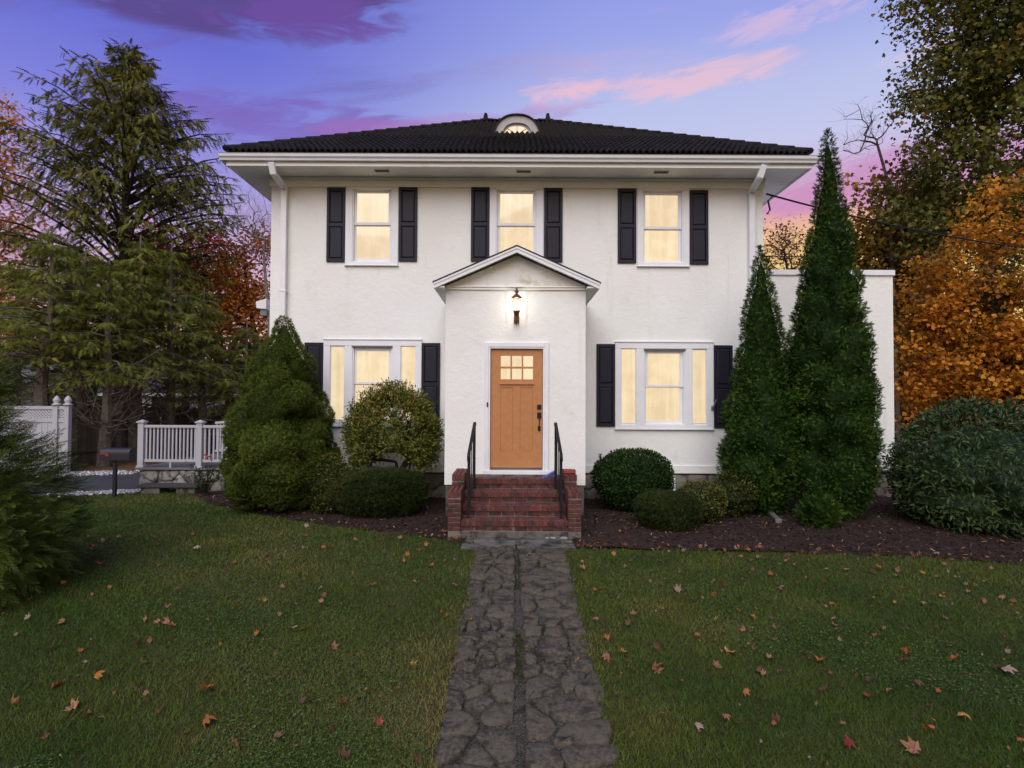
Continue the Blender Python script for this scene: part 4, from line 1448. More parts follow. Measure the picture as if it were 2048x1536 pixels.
# ------------------------------------------------------------------ white vinyl fence with lattice
FY = 15.9
def wfence(px0, px1, label, posts):
    xa, xb = at(px0, 880, FY).x, at(px1, 880, FY).x
    t = thing('vinyl_fence', label, 'fence', (xa, FY, 0), 0, 'white vinyl fence panels')
    L = xb - xa
    ztop = at(80, 812, FY).z
    zlat = at(80, 837, FY).z
    for x in posts:
        po = MB().box(x * L - 0.065, x * L + 0.065, -0.065, 0.065, -0.05, ztop + 0.02).build('post', VINYL, t, bevel=0.006)
        cpm = MB().lathe([(0.11, 0.0), (0.115, 0.03), (0.075, 0.05), (0.06, 0.07), (0.092, 0.12), (0.09, 0.15), (0.05, 0.22), (0.0, 0.27)], 12, (x * L, 0, ztop + 0.021))
        cpm.build('post_cap', VINYL, t, smooth=True)
    x0, x1 = (0.066 if 0 in posts else 0.0), L - 0.066
    MB().box(x0, x1, -0.03, 0.03, ztop - 0.09, ztop - 0.001).build('top_rail', VINYL, t, bevel=0.005)
    MB().box(x0, x1, -0.03, 0.03, zlat - 0.10, zlat).build('mid_rail', VINYL, t, bevel=0.005)
    MB().box(x0, x1, -0.03, 0.03, 0.03, 0.15).build('bottom_rail', VINYL, t, bevel=0.005)
    n = max(1, int((x1 - x0) / 0.15))
    w = (x1 - x0) / n
    for i in range(n):
        MB().box(x0 + i * w + 0.003, x0 + (i + 1) * w - 0.003, -0.012, 0.012, 0.151, zlat - 0.101).build('board', VINYL, t, bevel=0.003)
    lat = MB()
    zl0, zl1 = zlat, ztop - 0.091
    hgt = zl1 - zl0
    for s in (-1, 1):
        k = -hgt
        while k < (x1 - x0) + hgt:
            # clip the diagonal to the panel
            ta, tb = 0.0, 1.0
            xs0, xs1 = (x0 + k, x0 + k + hgt) if s > 0 else (x0 + k + hgt, x0 + k)
            def fx(t_):
                return xs0 + (xs1 - xs0) * t_
            ts = [t_ for t_ in np.linspace(0, 1, 41) if x0 <= fx(t_) <= x1]
            if len(ts) > 2:
                lat.sweep_box((fx(ts[0]), 0.004 * s, zl0 + hgt * ts[0]), (fx(ts[-1]), 0.004 * s, zl0 + hgt * ts[-1]), 0.007, 0.035, (0, 1, 0) if False else (s * 1.0, 0, -1.0 if False else 0.3))
            k += 0.085
    lo = lat.build('lattice', VINYL, t)
    lo['kind'] = 'stuff'


wfence(112 - 260, 112, 'wide white vinyl fence panel with lattice top behind the feathery cypress', (1,))
wfence(112, 134.5, 'narrow white vinyl fence section between two pointed posts by the driveway', (1,))

# ------------------------------------------------------------------ weathered wooden fence
wf = thing('wooden_fence', 'weathered grey-brown board fence under the dark hemlocks', 'fence', (0, 0, 0))
pk = []
fa_, fb_ = Vector((at(132, 870, 17.6).x, 17.6, 0)), Vector((at(470, 870, 22.5).x, 22.5, 0))
fl_ = (fb_ - fa_).length
fu = (fb_ - fa_).normalized()
fang = math.atan2(fu.y, fu.x)
bw_ = 0.14
bmesh_ = MB().prism([(-0.066, 0), (0.066, 0), (0.066, 1.62), (0.05, 1.66), (0.02, 1.685), (-0.02, 1.685), (-0.05, 1.66), (-0.066, 1.62)], 'y', -0.01, 0.01).mesh('board')
bmesh_.materials.append(WOODF)
for i in range(int(fl_ / bw_)):
    p = fa_ + fu * (i * bw_ + 0.07)
    link('board', bmesh_, None, wf, (p.x, p.y, random.uniform(-.03, .01) + 0.02), (0, random.uniform(-.012, .012), fang))
for z in (0.4, 1.42):
    m_ = MB().sweep_box(fa_ + Vector((fu.y, -fu.x, 0)) * 0.035 + Vector((0, 0, z)), fb_ + Vector((fu.y, -fu.x, 0)) * 0.035 + Vector((0, 0, z)), 0.04, 0.09)
    m_.build('rail', WOODF, wf)

# ------------------------------------------------------------------ neighbours' houses behind the trees


def gable_house(name, label, loc, rz, w, d, h, rise, over=0.3):
    t = thing(name, label, 'house', loc, rz, 'neighbouring houses')
    m = MB()
    m.add([(-w / 2, -d / 2, 0), (w / 2, -d / 2, 0), (w / 2, d / 2, 0), (-w / 2, d / 2, 0), (-w / 2, -d / 2, h), (w / 2, -d / 2, h), (w / 2, d / 2, h), (-w / 2, d / 2, h), (-w / 2, 0, h + rise), (w / 2, 0, h + rise)],
          [(0, 1, 5, 4), (2, 3, 7, 6), (1, 2, 6, 9, 5), (3, 0, 4, 8, 7)])
    m.build('wall', SIDING, t)
    # lap siding boards, each a thin wedge standing proud
    nb = int((h + rise) / 0.16)
    bd = MB()
    for i in range(nb):
        z = i * 0.16
        if z < h:
            bd.box(-w / 2, w / 2, -d / 2 - 0.018, -d / 2 - 0.001, z, z + 0.145)
        hw = d / 2 if z < h else d / 2 * max(0.0, 1 - (z + 0.15 - h) / rise)
        if hw > 0.1:
            bd.box(-w / 2 - 0.018, -w / 2 - 0.001, -hw, hw, z, z + 0.145)
    bo = bd.build('siding', SIDING, t)
    bo['kind'] = 'stuff'
    sl_ = rise / (d / 2)
    for s in (-1, 1):
        pl = [(0, h + rise + 0.02), (s * (d / 2 + over), h - sl_ * over + 0.02), (s * (d / 2 + over), h - sl_ * over + 0.12), (0, h + rise + 0.12)]
        r_ = MB().prism(pl if s > 0 else pl[::-1], 'x', -w / 2 - over, w / 2 + over).build('roof_slope', ROOFG, t)
    for x in (-w / 2 - over, w / 2 + over):
        rk = MB()
        for s in (-1, 1):
            rk.sweep_box((x, 0, h + rise - 0.03), (x, s * (d / 2 + over), h - sl_ * over - 0.03), 0.04, 0.16)
        rk.build('rake_board', TRIM, t)
    MB().box(-w / 2 - over, w / 2 + over, -d / 2 - over - 0.03, -d / 2 - over, h - sl_ * over - 0.12, h - sl_ * over + 0.02).build('fascia_board', TRIM, t)
    for x in (-w * 0.18, w * 0.28):
        wn = MB().box(x - 0.45, x + 0.45, -d / 2 - 0.05, -d / 2 - 0.019, 1.0, 2.1).build('window', TRIM, t)
        MB().box(x - 0.38, x + 0.38, -d / 2 - 0.056, -d / 2 - 0.051, 1.07, 2.03).build('pane', pmat('dark_glass', (0.01, 0.011, 0.013), 0.08, 0.5), wn)
    return t


c1 = at(248, 806, 30.0)
gable_house('neighbor_house', 'pale sided neighbour house with grey roof seen between the hemlock trunks', (c1.x + 2.3, 33.0, 0), R(18), 7.2, 6.0, 2.35, 1.45)
c2 = at(15, 800, 30.0)
gable_house('neighbor_house', 'grey roofed house corner at the left edge above the white fence', (c2.x - 3.4, 33.5, 0), R(-14), 8.0, 6.5, 2.2, 1.5)

# ------------------------------------------------------------------ cables


def cable(label, p0, p1, sag, r, extra=None):
    p0, p1 = Vector(p0), Vector(p1)
    pts = []
    for i in range(25):
        t_ = i / 24
        p = p0.lerp(p1, t_)
        p.z -= sag * 4 * t_ * (1 - t_)
        pts.append(p)
    m_ = MB().tube(pts, r, 5)
    if extra:
        m_.tube(extra, r, 5)
    tag(m_.build('utility_cable', WIRE), label, 'cable', 'overhead cables')


ca = at(1533, 388, DM + 0.1)
lo_ = [at(1545, 392, DM + 0.05), at(1536, 402, DM + 0.05), at(1540, 420, DM + 0.05), at(1534, 428, DM + 0.05)]
cable('twisted black service cable from the upper right house corner past the arborvitae', ca, at(2100, 502, 15.0), 0.14, 0.02, lo_)
cable('thin lower cable stretched above the side wing', at(1530, 512, 13.4), at(2100, 511, 17.0), 0.05, 0.011)
cable('thin dark cable crossing behind the tall spruce', at(-40, 170, 21.0), at(560, 520, 24.0), 0.5, 0.014)
cable('thin cable above the white lattice fence', at(-30, 706, 20.0), at(95, 716, 20.0), 0.05, 0.01)

# pale flat discs lying on the apron slab
DISC = pmat('pale_disc', (0.30, 0.30, 0.29), 0.9, 0.1, stain=(30, (0.18, 0.18, 0.17), 0.45, 0.7))
for px, py, r, lab in ((1127, 1079, 0.058, 'largest pale flat disc on the concrete apron, farthest right'), (1105, 1077.5, 0.045, 'middle pale flat disc on the concrete apron'), (1093, 1075, 0.035, 'smallest pale flat disc on the concrete apron')):
    q = ground_at(px, py)
    d_ = MB().lathe([(r, 0.0), (r, 0.006), (r * 0.9, 0.01)], 20, (0, 0, 0)).build('flat_disc', DISC, None, loc=(q.x, min(q.y, 8.74), float(gz(0, 8.67)) + 0.0425))
    tag(d_, lab, 'disc', 'pale discs on the apron')

# ------------------------------------------------------------------ foliage tools


def nrm(a):
    return a / np.maximum(np.linalg.norm(a, axis=-1, keepdims=True), 1e-9)


def tri_template(pts, tris):
    return np.array(pts, float), np.array(tris, int)


LEAF = tri_template([(0, 0, 0), (0.45, 0.27, 0.07), (1, 0, -0.03), (0.45, -0.27, 0.07)], [(0, 2, 1), (0, 3, 2)])
LONG = tri_template([(0, 0, 0), (0.5, 0.17, 0.05), (1, 0, -0.06), (0.5, -0.17, 0.05)], [(0, 2, 1), (0, 3, 2)])
MAPLE = tri_template([(0, 0, 0), (0.12, 0.36, .03), (0.5, 0.5, -.03), (0.55, 0.2, .05), (1, 0, -.05), (0.55, -0.2, .05), (0.5, -0.5, -.03), (0.12, -0.36, .03)],
                     [(0, 2, 1), (0, 3, 2), (0, 4, 3), (0, 5, 4), (0, 6, 5), (0, 7, 6)])


def make_spray(n=7, wid=0.33, nd=0.05, droop=0.12, fwd=0.20):
    P, T = [], []
    for i in range(n):
        t = 0.06 + 0.86 * i / n
        w = wid * (1 - t) ** 0.7 * (0.6 + 0.4 * min(1, t * 4))
        for s in (-1, 1):
            k = len(P)
            P += [(t, 0, -droop * t * t), (t + nd * 1.6, 0, -droop * t * t), (t + fwd, s * w, -droop * (t + .2) ** 2)]
            T.append((k, k + 1, k + 2) if s > 0 else (k, k + 2, k + 1))
    k = len(P)
    P += [(0.82, 0.02, -droop * .7), (0.82, -0.02, -droop * .7), (1.0, 0, -droop)]
    T.append((k, k + 1, k + 2))
    return tri_template(P, T)


SPRAY = make_spray(5, 0.34, 0.07)
NEEDLE = make_spray(5, 0.24, 0.11, 0.15, 0.14)
FAN = make_spray(4, 0.42, 0.12, 0.05, 0.30)


def make_tuft(n=9, seed=1, wid=0.10, spread=0.8):
    r = np.random.default_rng(seed)
    P, T = [], []
    for i in range(n):
        d = nrm(np.array([1.0, *(r.normal(size=2) * spread)]))
        s = nrm(np.cross(d, r.normal(size=3)))
        k = len(P)
        P += [tuple(-s * wid / 2), tuple(s * wid / 2), tuple(d * r.uniform(.7, 1.0))]
        T.append((k, k + 1, k + 2))
    return tri_template(P, T)


TUFT = make_tuft(9, 3, 0.15, 1.3)


def make_compound(seed=5):
    """feathery cypress spray: axis with side shoots, each with leaflets"""
    P, T = [], []
    r = np.random.default_rng(seed)
    for i in range(6):
        t = 0.05 + 0.8 * i / 6
        L = 0.42 * (1 - t) + 0.10
        for s in (-1, 1):
            a = 0.75 + r.uniform(-.12, .12)
            dx, dy = math.cos(a), s * math.sin(a)
            for j in range(4):
                u = L * (0.12 + 0.85 * j / 4)
                bx_, by_ = t + dx * u, dy * u
                for q in (-1, 1):
                    b = a * s + q * 0.55
                    l = L * 0.34 * (1 - 0.5 * j / 4)
                    k = len(P)
                    zz_ = -0.10 * (bx_ ** 2) - 0.12 * abs(by_)
                    P += [(bx_ - 0.012 * dx, by_ - 0.012 * dy, zz_), (bx_ + 0.03 * dx, by_ + 0.03 * dy, zz_), (bx_ + l * math.cos(b), by_ + l * math.sin(b), zz_ - 0.03)]
                    T.append((k, k + 1, k + 2))
    for j in range(5):
        t = 0.8 + 0.05 * j
        for q in (-1, 1):
            k = len(P)
            P += [(t, 0, -.08), (t + .03, 0, -.08), (t + .09, q * .06, -.1)]
            T.append((k, k + 1, k + 2))
    return tri_template(P, T)


COMP = make_compound()


def scatter(tmpl, pos, u, n, size, rnd, bend=None):
    tv, tf = tmpl
    u = nrm(u)
    v = nrm(np.cross(n, u))
    w = np.cross(u, v)
    size = np.broadcast_to(np.asarray(size, float), (len(pos),))
    V = pos[:, None, :] + size[:, None, None] * (tv[None, :, 0:1] * u[:, None, :] + tv[None, :, 1:2] * v[:, None, :] + tv[None, :, 2:3] * w[:, None, :])
    N, K = len(pos), len(tv)
    Fc = tf[None] + (np.arange(N) * K)[:, None, None]
    return V.reshape(-1, 3), Fc.reshape(-1, 3), np.repeat(rnd, K)


def merge(parts):
    Vs, Fs, Rs, o = [], [], [], 0
    for V, Fc, r in parts:
        Vs.append(V)
        Fs.append(Fc + o)
        Rs.append(r)
        o += len(V)
    return np.concatenate(Vs), np.concatenate(Fs), np.concatenate(Rs)


def foliage_obj(name, parts, mat, parent):
    V, Fc, r = merge(parts)
    return link(name, np_mesh(name, V, Fc, r), mat, parent)


def lathe_core(base, prof_fn, H, scale, nz=18, na=20, val=0.1, disp=None, xy=(1, 1)):
    """closed lumpy inner body so that a dense plant is not see-through"""
    t = np.linspace(0.0, 1, nz)
    a = np.linspace(0, 2 * np.pi, na, endpoint=False)
    T, A = np.meshgrid(t, a, indexing='ij')
    rr = prof_fn(T)
    P = np.stack([rr * np.cos(A) * xy[0], rr * np.sin(A) * xy[1], T * H], -1).reshape(-1, 3)
    off = np.full(len(P), -scale)
    if disp is not None:
        off = off + disp(P)
    k = np.maximum(0.02, 1 + off / np.maximum(np.linalg.norm(P[:, :2], axis=1), 0.02))
    P[:, 0] *= k
    P[:, 1] *= k
    P[:, 2] = P[:, 2] * (H - 2.0 * scale) / H
    i, j = np.meshgrid(np.arange(nz - 1), np.arange(na), indexing='ij')
    q = (i * na + j).ravel()
    q2 = (i * na + (j + 1) % na).ravel()
    Fc = np.concatenate([np.stack([q, q2, q2 + na], 1), np.stack([q, q2 + na, q + na], 1)])
    return P + np.array(base), Fc, np.full(len(P), val)


def profile_points(base, H, prof, N, rng, lumps=120, lr=0.22, la=0.10, xy=(1, 1), depth=0.10):
    """points on a lumpy body of revolution. returns pos, normal, cavity(0 crease..1 lump top)"""
    tt = np.linspace(0, 1, 200)
    pr = np.interp(tt, [p[0] for p in prof], [p[1] for p in prof])
    slope = np.gradient(pr, tt * H)
    wgt = pr * np.sqrt(1 + slope ** 2) + 0.01
    cdf = np.cumsum(wgt)
    cdf /= cdf[-1]

    def samp(n):
        t = np.interp(rng.random(n), cdf, tt)
        r = np.interp(t, tt, pr)
        sl = np.interp(t, tt, slope)
        a = rng.random(n) * 2 * np.pi
        p = np.stack([r * np.cos(a) * xy[0], r * np.sin(a) * xy[1], t * H], 1)
        nn = nrm(np.stack([np.cos(a) / xy[0], np.sin(a) / xy[1], -sl], 1))
        return p, nn
    P, Nn = samp(N)
    C, _ = samp(max(1, lumps))
    rad = lr * rng.uniform(0.6, 1.3, len(C))

    def lump(Q):
        best = np.zeros(len(Q))
        for c, q in zip(C, rad):
            dd = np.linalg.norm(Q - c, axis=1) / q
            best = np.maximum(best, np.sqrt(np.maximum(0, 1 - dd * dd)) * q / lr)
        return la * (best - 0.45) * np.clip(np.hypot(Q[:, 0], Q[:, 1]) / 0.5, 0.3, 1.0)
    d = lump(P)
    P = P + Nn * (d - rng.random(N) * depth)[:, None]
    return P + np.array(base), Nn, lump, (lambda T: np.interp(T, [p[0] for p in prof], [p[1] for p in prof]))


def rand_dirs(N, rng):
    return nrm(rng.normal(size=(N, 3)))


def profile_plant(name, label, cat, base, H, prof, N, tmpl, size, mat, seed, group=None, lumps=120, lr=0.22, la=0.1, up=0.4, jit=0.6, xy=(1, 1), core=0.07, mode='out', stem=None, depth=0.1, partname='foliage', rpow=1.0, extra=None):
    rng = np.random.default_rng(seed)
    t = thing(name, label, cat, base, 0, group)
    P, Nn, lump, fn = profile_points((0, 0, 0), H, prof, N, rng, lumps, lr, la, xy, depth)
    if mode == 'fan':          # flattened upright fans overlapping like shingles, as on arborvitae
        u = nrm(Nn * 0.6 + np.array([0, 0, 0.35]) + rng.normal(size=(N, 3)) * 0.55)
        n = nrm(Nn * 0.7 + np.array([0, 0, 0.5]) + rng.normal(size=(N, 3)) * 0.6)
    else:
        u = nrm(Nn * 0.45 + np.array([0, 0, up]) + rng.normal(size=(N, 3)) * jit)
        n = nrm(Nn * 0.6 + np.array([0, 0, 0.5]) + rng.normal(size=(N, 3)) * 0.5)
    rnd = np.clip(rng.random(N) * 0.75 + 0.25 * wob3(P, 4.0, seed), 0, 1) ** rpow
    parts = [scatter(tmpl, P, u, n, rng.uniform(size[0], size[1], N), rnd)]
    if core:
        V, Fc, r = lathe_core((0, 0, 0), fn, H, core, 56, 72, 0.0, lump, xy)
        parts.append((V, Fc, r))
    foliage_obj(partname, parts, mat, t)
    m_ = MB()
    for (dx, dy, r, h) in (stem or [(0, 0, 0.05, 0.5)]):
        m_.tube([(dx, dy, -0.3), (dx * 0.6, dy * 0.6, h)], [r, r * 0.7], 7)
    m_.build('trunk', BARKD, t)
    return t


# ---- skeleton of a broad-leaved tree grown towards given crown clusters


def grow(trunk, clusters, tip_r, rng, seg=4, wig=0.12, trunk_r=None):
    """returns nodes (n,3), parent index, radius"""
    nodes = [np.array(p, float) for p in trunk]
    par = [-1] + list(range(len(trunk) - 1))
    order = np.argsort(np.linalg.norm(clusters - nodes[-1], axis=1) + np.linalg.norm((clusters - nodes[-1])[:, :2], axis=1))
    tips = []
    for ci in order:
        c = clusters[ci]
        A = np.array(nodes)
        dv = c - A
        dist = np.linalg.norm(dv, axis=1)
        cost = dist + 0.9 * np.maximum(0, -(dv[:, 2]) + 0.15 * dist)
        cost[:max(1, len(trunk) // 3)] += 50
        k = int(np.argmin(cost))
        p = A[k]
        L = dist[k]
        last = k
        bow = rng.normal(size=3) * wig * L
        ns = max(1, min(seg, int(L / 0.35) + 1))
        for s in range(1, ns + 1):
            t = s / ns
            q = p + (c - p) * t + bow * math.sin(math.pi * t) + np.array([0, 0, 0.10 * L * math.sin(math.pi * t)])
            nodes.append(q)
            par.append(last)
            last = len(nodes) - 1
        tips.append(last)
    n = len(nodes)
    load = np.zeros(n)
    for t in tips:
        load[t] += 1
    for i in range(n - 1, 0, -1):
        load[par[i]] += load[i]
    rad = tip_r * np.maximum(load, 1) ** 0.46
    if trunk_r:
        for i in range(len(trunk)):
            f = i / max(1, len(trunk) - 1)
            rad[i] = max(rad[i] * 0.8, trunk_r * (1 - 0.55 * f))
    return np.array(nodes), par, rad, tips


def skeleton_mesh(m_, nodes, par, rad, n=6):
    for i in range(1, len(nodes)):
        j = par[i]
        r0 = min(rad[j], rad[i] * 1.6)
        m_.tube([nodes[j], nodes[i]], [r0, rad[i]], n if rad[i] > 0.04 else (4 if rad[i] > 0.012 else 3), cap=False)


def twigs(m_, tips_p, rng, k, L, r, upt=0.25):
    ends = []
    for p in tips_p:
        for _ in range(k):
            d = nrm(rng.normal(size=3) + np.array([0, 0, upt]))
            q = p + d * L * rng.uniform(0.5, 1.2)
            mid = (p + q) / 2 + rng.normal(size=3) * L * 0.06
            m_.tube([p, mid, q], [r, r * 0.7, r * 0.35], 3, cap=False)
            ends.append((p, q))
    return ends


def crown_points(ells, M, rng, shell=0.35):
    """cluster centres inside a union of ellipsoids (cx,cy,cz,rx,ry,rz), biased to the outside"""
    vol = np.array([e[3] * e[4] * e[5] for e in ells])
    cnt = np.maximum(1, (M * vol / vol.sum()).astype(int))
    out = []
    for e, c in zip(ells, cnt):
        d = rand_dirs(c, rng)
        r = rng.random(c) ** shell
        out.append(np.array(e[:3]) + d * r[:, None] * np.array(e[3:]))
    return np.concatenate(out)


def broadleaf(name, label, trunk, ells, M, leaves, sig, size, mat, seed, tmpl=LEAF, bark=BARKD, tip=0.012, trunk_r=None, tw=3, twL=0.5, group=None, shell=0.35, flat=0.7, cat='tree', drop=0.35, wig=0.12, spread=0.0, upt=0.25):
    rng = np.random.default_rng(seed)
    base = Vector(trunk[0])
    t = thing(name, label, cat, base, 0, group)
    B = np.array(base)
    tr = [np.array(p) - B for p in trunk]
    C = crown_points(ells, M, rng, shell) - B
    if spread:
        C = C + rng.normal(size=C.shape) * spread
    nodes, par, rad, tips = grow(tr, C, tip, rng, trunk_r=trunk_r, wig=wig)
    m_ = MB()
    skeleton_mesh(m_, nodes, par, rad)
    tp = nodes[tips]
    if tw:
        twigs(m_, tp, rng, tw, twL, max(0.003, tip * 0.5), upt)
    m_.build('trunk', bark, t)
    if leaves:
        N = len(tp) * leaves
        idx = np.repeat(np.arange(len(tp)), leaves)
        off = rng.normal(size=(N, 3)) * sig
        off[:, 2] *= flat
        P = tp[idx] + off
        u = nrm(rng.normal(size=(N, 3)) * np.array([1, 1, 0.5]) - np.array([0, 0, drop]))
        n = nrm(rng.normal(size=(N, 3)) * 0.7 + np.array([0, -0.25, 0.8]))
        cl = rng.random(len(tp))
        rnd = np.clip(0.45 * rng.random(N) + 0.30 * cl[idx] + 0.25 * (0.5 + 0.5 * wob3(P + B, 0.8, seed)), 0, 1)
        foliage_obj('crown', [scatter(tmpl, P, u, n, rng.uniform(size[0], size[1], N), rnd)], mat, t)
    return t


def conifer(name, label, base, H, start, rmax, seed, mat, levels=20, per=6, asc=0.25, droop=0.35, spray=(0.35, 0.55), nsp=5, tr=0.18, lean=(0, 0), bend=None, profile=None, dead=0, group=None, bark=BARKD, hang=0.3, lat=9, tmpl=SPRAY, sparse=1.0):
    """whorled evergreen: trunk, boughs with side shoots carrying needle sprays"""
    rng = np.random.default_rng(seed)
    t = thing(name, label, 'tree', base, 0, group)
    zs = np.linspace(0, 1, 10)
    ph = rng.uniform(0, 6)
    bx = bend or 0.0

    def axis(f):
        return np.array([lean[0] * f + bx * math.sin(f * 7 + ph) * (1 - f), lean[1] * f, H * f])
    m_ = MB()
    m_.tube([axis(f) for f in zs], [tr * (1 - 0.94 * f) + 0.012 for f in zs], 8)
    prof = profile or (lambda f: (1 - f) ** 0.85)
    pos, U, Nn, sz = [], [], [], []
    for lv in range(levels):
        f = start + (1 - start) * (lv + rng.uniform(-.3, .3)) / levels
        f = min(max(f, 0.05), 0.985)
        L0 = rmax * prof((f - start) / (1 - start))
        for b in range(per):
            if rng.random() > sparse:
                continue
            az = 2 * math.pi * (b + rng.uniform(-.35, .35)) / per + lv * 0.7
            L = max(0.18, L0 * rng.uniform(0.72, 1.12))
            d = np.array([math.cos(az), math.sin(az), 0])
            sd = np.array([-math.sin(az), math.cos(az), 0])
            a0 = asc + rng.uniform(-.1, .15)
            p0 = axis(f)

            def pt(s):
                return p0 + d * L * s + np.array([0, 0, L * (a0 * s - droop * s * s)])
            pts = [pt(s) for s in (0, .35, .7, 1)]
            r0 = 0.012 + 0.014 * L
            m_.tube(pts, [r0, r0 * .7, r0 * .45, 0.005], 4, cap=False)
            for q in range(lat):
                s = 0.16 + 0.84 * (q + rng.uniform(0, 1)) / lat
                sl_ = (0.34 * L * (1.05 - s) + 0.10)
                side = 1 if q % 2 else -1
                fd = nrm(d * 0.75 + sd * side * rng.uniform(.5, 1.0) + np.array([0, 0, -hang * rng.uniform(0.3, 1.3)]))
                pb = pt(s)
                if sl_ > 0.3:
                    m_.tube([pb, pb + fd * sl_], [0.007, 0.003], 3, cap=False)
                k = max(1, int(nsp * min(1, sl_ / 0.5)))
                for w in range(k):
                    g = (w + rng.random()) / k
                    ps = pb + fd * sl_ * g + rng.normal(size=3) * 0.03
                    pos.append(ps)
                    U.append(nrm(fd + rng.normal(size=3) * 0.45 + np.array([0, 0, -hang * 0.8])))
                    Nn.append(nrm(np.array([0, 0, 1.0]) + rng.normal(size=3) * 0.5))
                    sz.append(rng.uniform(*spray))
            pos.append(pt(0.95))
            U.append(nrm(d + np.array([0, 0, a0 - 1.4 * droop])))
            Nn.append(np.array([0, 0, 1.0]))
            sz.append(spray[1])
    for i in range(dead):     # bare dead side twigs low on the stem
        f = start * rng.uniform(0.35, 1.05)
        az = rng.uniform(0, 6.28)
        p0 = axis(f)
        L = rng.uniform(0.6, 1.5)
        d = np.array([math.cos(az), math.sin(az), rng.uniform(0.0, 0.9)])
        q1 = p0 + d * L * 0.5 + rng.normal(size=3) * 0.08
        q2 = p0 + d * L + np.array([0, 0, 0.2]) + rng.normal(size=3) * 0.12
        m_.tube([p0, q1, q2], [0.028, 0.018, 0.006], 4, cap=False)
        for _ in range(3):
            q3 = q1 + rng.normal(size=3) * 0.4
            m_.tube([q1, q3], [0.009, 0.003], 3, cap=False)
    m_.build('trunk', bark, t)
    pos, U, Nn, sz = np.array(pos), np.array(U), np.array(Nn), np.array(sz)
    rnd = np.clip(rng.random(len(pos)) * 0.6 + 0.4 * (0.5 + 0.5 * wob3(pos, 1.6, seed)), 0, 1)
    foliage_obj('crown', [scatter(tmpl, pos, U, Nn, sz, rnd)], mat, t)
    return t


def g0(x, y):
    return (x, y, float(gz(x, y)))


# ------------------------------------------------------------------ foliage colours
M_ALB = leafmat('alberta_spruce', [(0.0, (0.032, 0.048, 0.009)), (0.5, (0.092, 0.126, 0.020)), (1.0, (0.167, 0.199, 0.031))], 0.6, 0.06, 0.12)
M_ARB = leafmat('arborvitae', [(0.0, (0.011, 0.025, 0.005)), (0.5, (0.037, 0.076, 0.012)), (1.0, (0.091, 0.147, 0.018))], 0.55, 0.06, 0.12)
M_BOX = leafmat('boxwood', [(0.0, (0.008, 0.020, 0.006)), (0.5, (0.028, 0.055, 0.013)), (1.0, (0.076, 0.117, 0.025))], 0.55, 0.06, 0.1)
M_YEW = leafmat('yew', [(0.0, (0.011, 0.020, 0.006)), (0.5, (0.038, 0.054, 0.014)), (0.85, (0.071, 0.080, 0.022)), (1.0, (0.108, 0.086, 0.031))], 0.55, 0.06, 0.1)
M_VAR = leafmat('variegated', [(0.0, (0.019, 0.027, 0.006)), (0.35, (0.063, 0.074, 0.014)), (0.7, (0.158, 0.158, 0.035)), (1.0, (0.252, 0.242, 0.077))], 0.5, 0.1, 0.15)
M_PIE = leafmat('pieris', [(0.0, (0.034, 0.052, 0.009)), (0.4, (0.098, 0.121, 0.019)), (0.72, (0.172, 0.178, 0.034)), (0.88, (0.172, 0.109, 0.034)), (1.0, (0.230, 0.138, 0.053))], 0.4, 0.1, 0.15)
M_LAU = leafmat('laurel', [(0.0, (0.020, 0.040, 0.013)), (0.6, (0.049, 0.081, 0.025)), (0.93, (0.086, 0.122, 0.032)), (0.975, (0.173, 0.215, 0.023)), (1.0, (0.553, 0.484, 0.023))], 0.42, 0.2, 0.08)
M_CYP = leafmat('cypress', [(0.0, (0.022, 0.038, 0.009)), (0.5, (0.060, 0.098, 0.019)), (1.0, (0.143, 0.179, 0.031))], 0.55, 0.1, 0.15)
M_SPR = leafmat('spruce', [(0.0, (0.049, 0.058, 0.013)), (0.5, (0.128, 0.133, 0.029)), (0.9, (0.232, 0.218, 0.046)), (1.0, (0.391, 0.223, 0.055))], 0.6, 0.08, 0.15)
M_HEM = leafmat('hemlock', [(0.0, (0.046, 0.059, 0.012)), (0.45, (0.130, 0.152, 0.024)), (0.85, (0.242, 0.256, 0.037)), (1.0, (0.391, 0.326, 0.054))], 0.6, 0.08, 0.18)
M_GRN = leafmat('maple_green', [(0.0, (0.044, 0.057, 0.013)), (0.5, (0.109, 0.123, 0.022)), (0.78, (0.216, 0.193, 0.029)), (0.9, (0.370, 0.200, 0.024)), (1.0, (0.524, 0.217, 0.022))], 0.5, 0.25, 0.3, patch=(0.16, (0.30, 0.115, 0.02), 0.60, 0.72))
M_ORG = leafmat('maple_orange', [(0.0, (0.179, 0.105, 0.013)), (0.3, (0.450, 0.174, 0.019)), (0.65, (0.620, 0.255, 0.022)), (1.0, (0.620, 0.372, 0.040))], 0.5, 0.25, 0.35, patch=(0.30, (0.075, 0.080, 0.018), 0.50, 0.62))
M_GLD = leafmat('maple_gold', [(0.0, (0.116, 0.087, 0.017)), (0.5, (0.312, 0.196, 0.026)), (1.0, (0.559, 0.290, 0.036))], 0.5, 0.25, 0.35, patch=(0.25, (0.06, 0.065, 0.016), 0.5, 0.64))
M_RED = leafmat('maple_red', [(0.0, (0.211, 0.039, 0.024)), (0.5, (0.549, 0.088, 0.052)), (1.0, (0.620, 0.187, 0.068))], 0.5, 0.25, 0.35)
M_RUST = leafmat('maple_rust', [(0.0, (0.275, 0.121, 0.032)), (0.5, (0.590, 0.220, 0.040)), (1.0, (0.620, 0.330, 0.047))], 0.5, 0.25, 0.35)

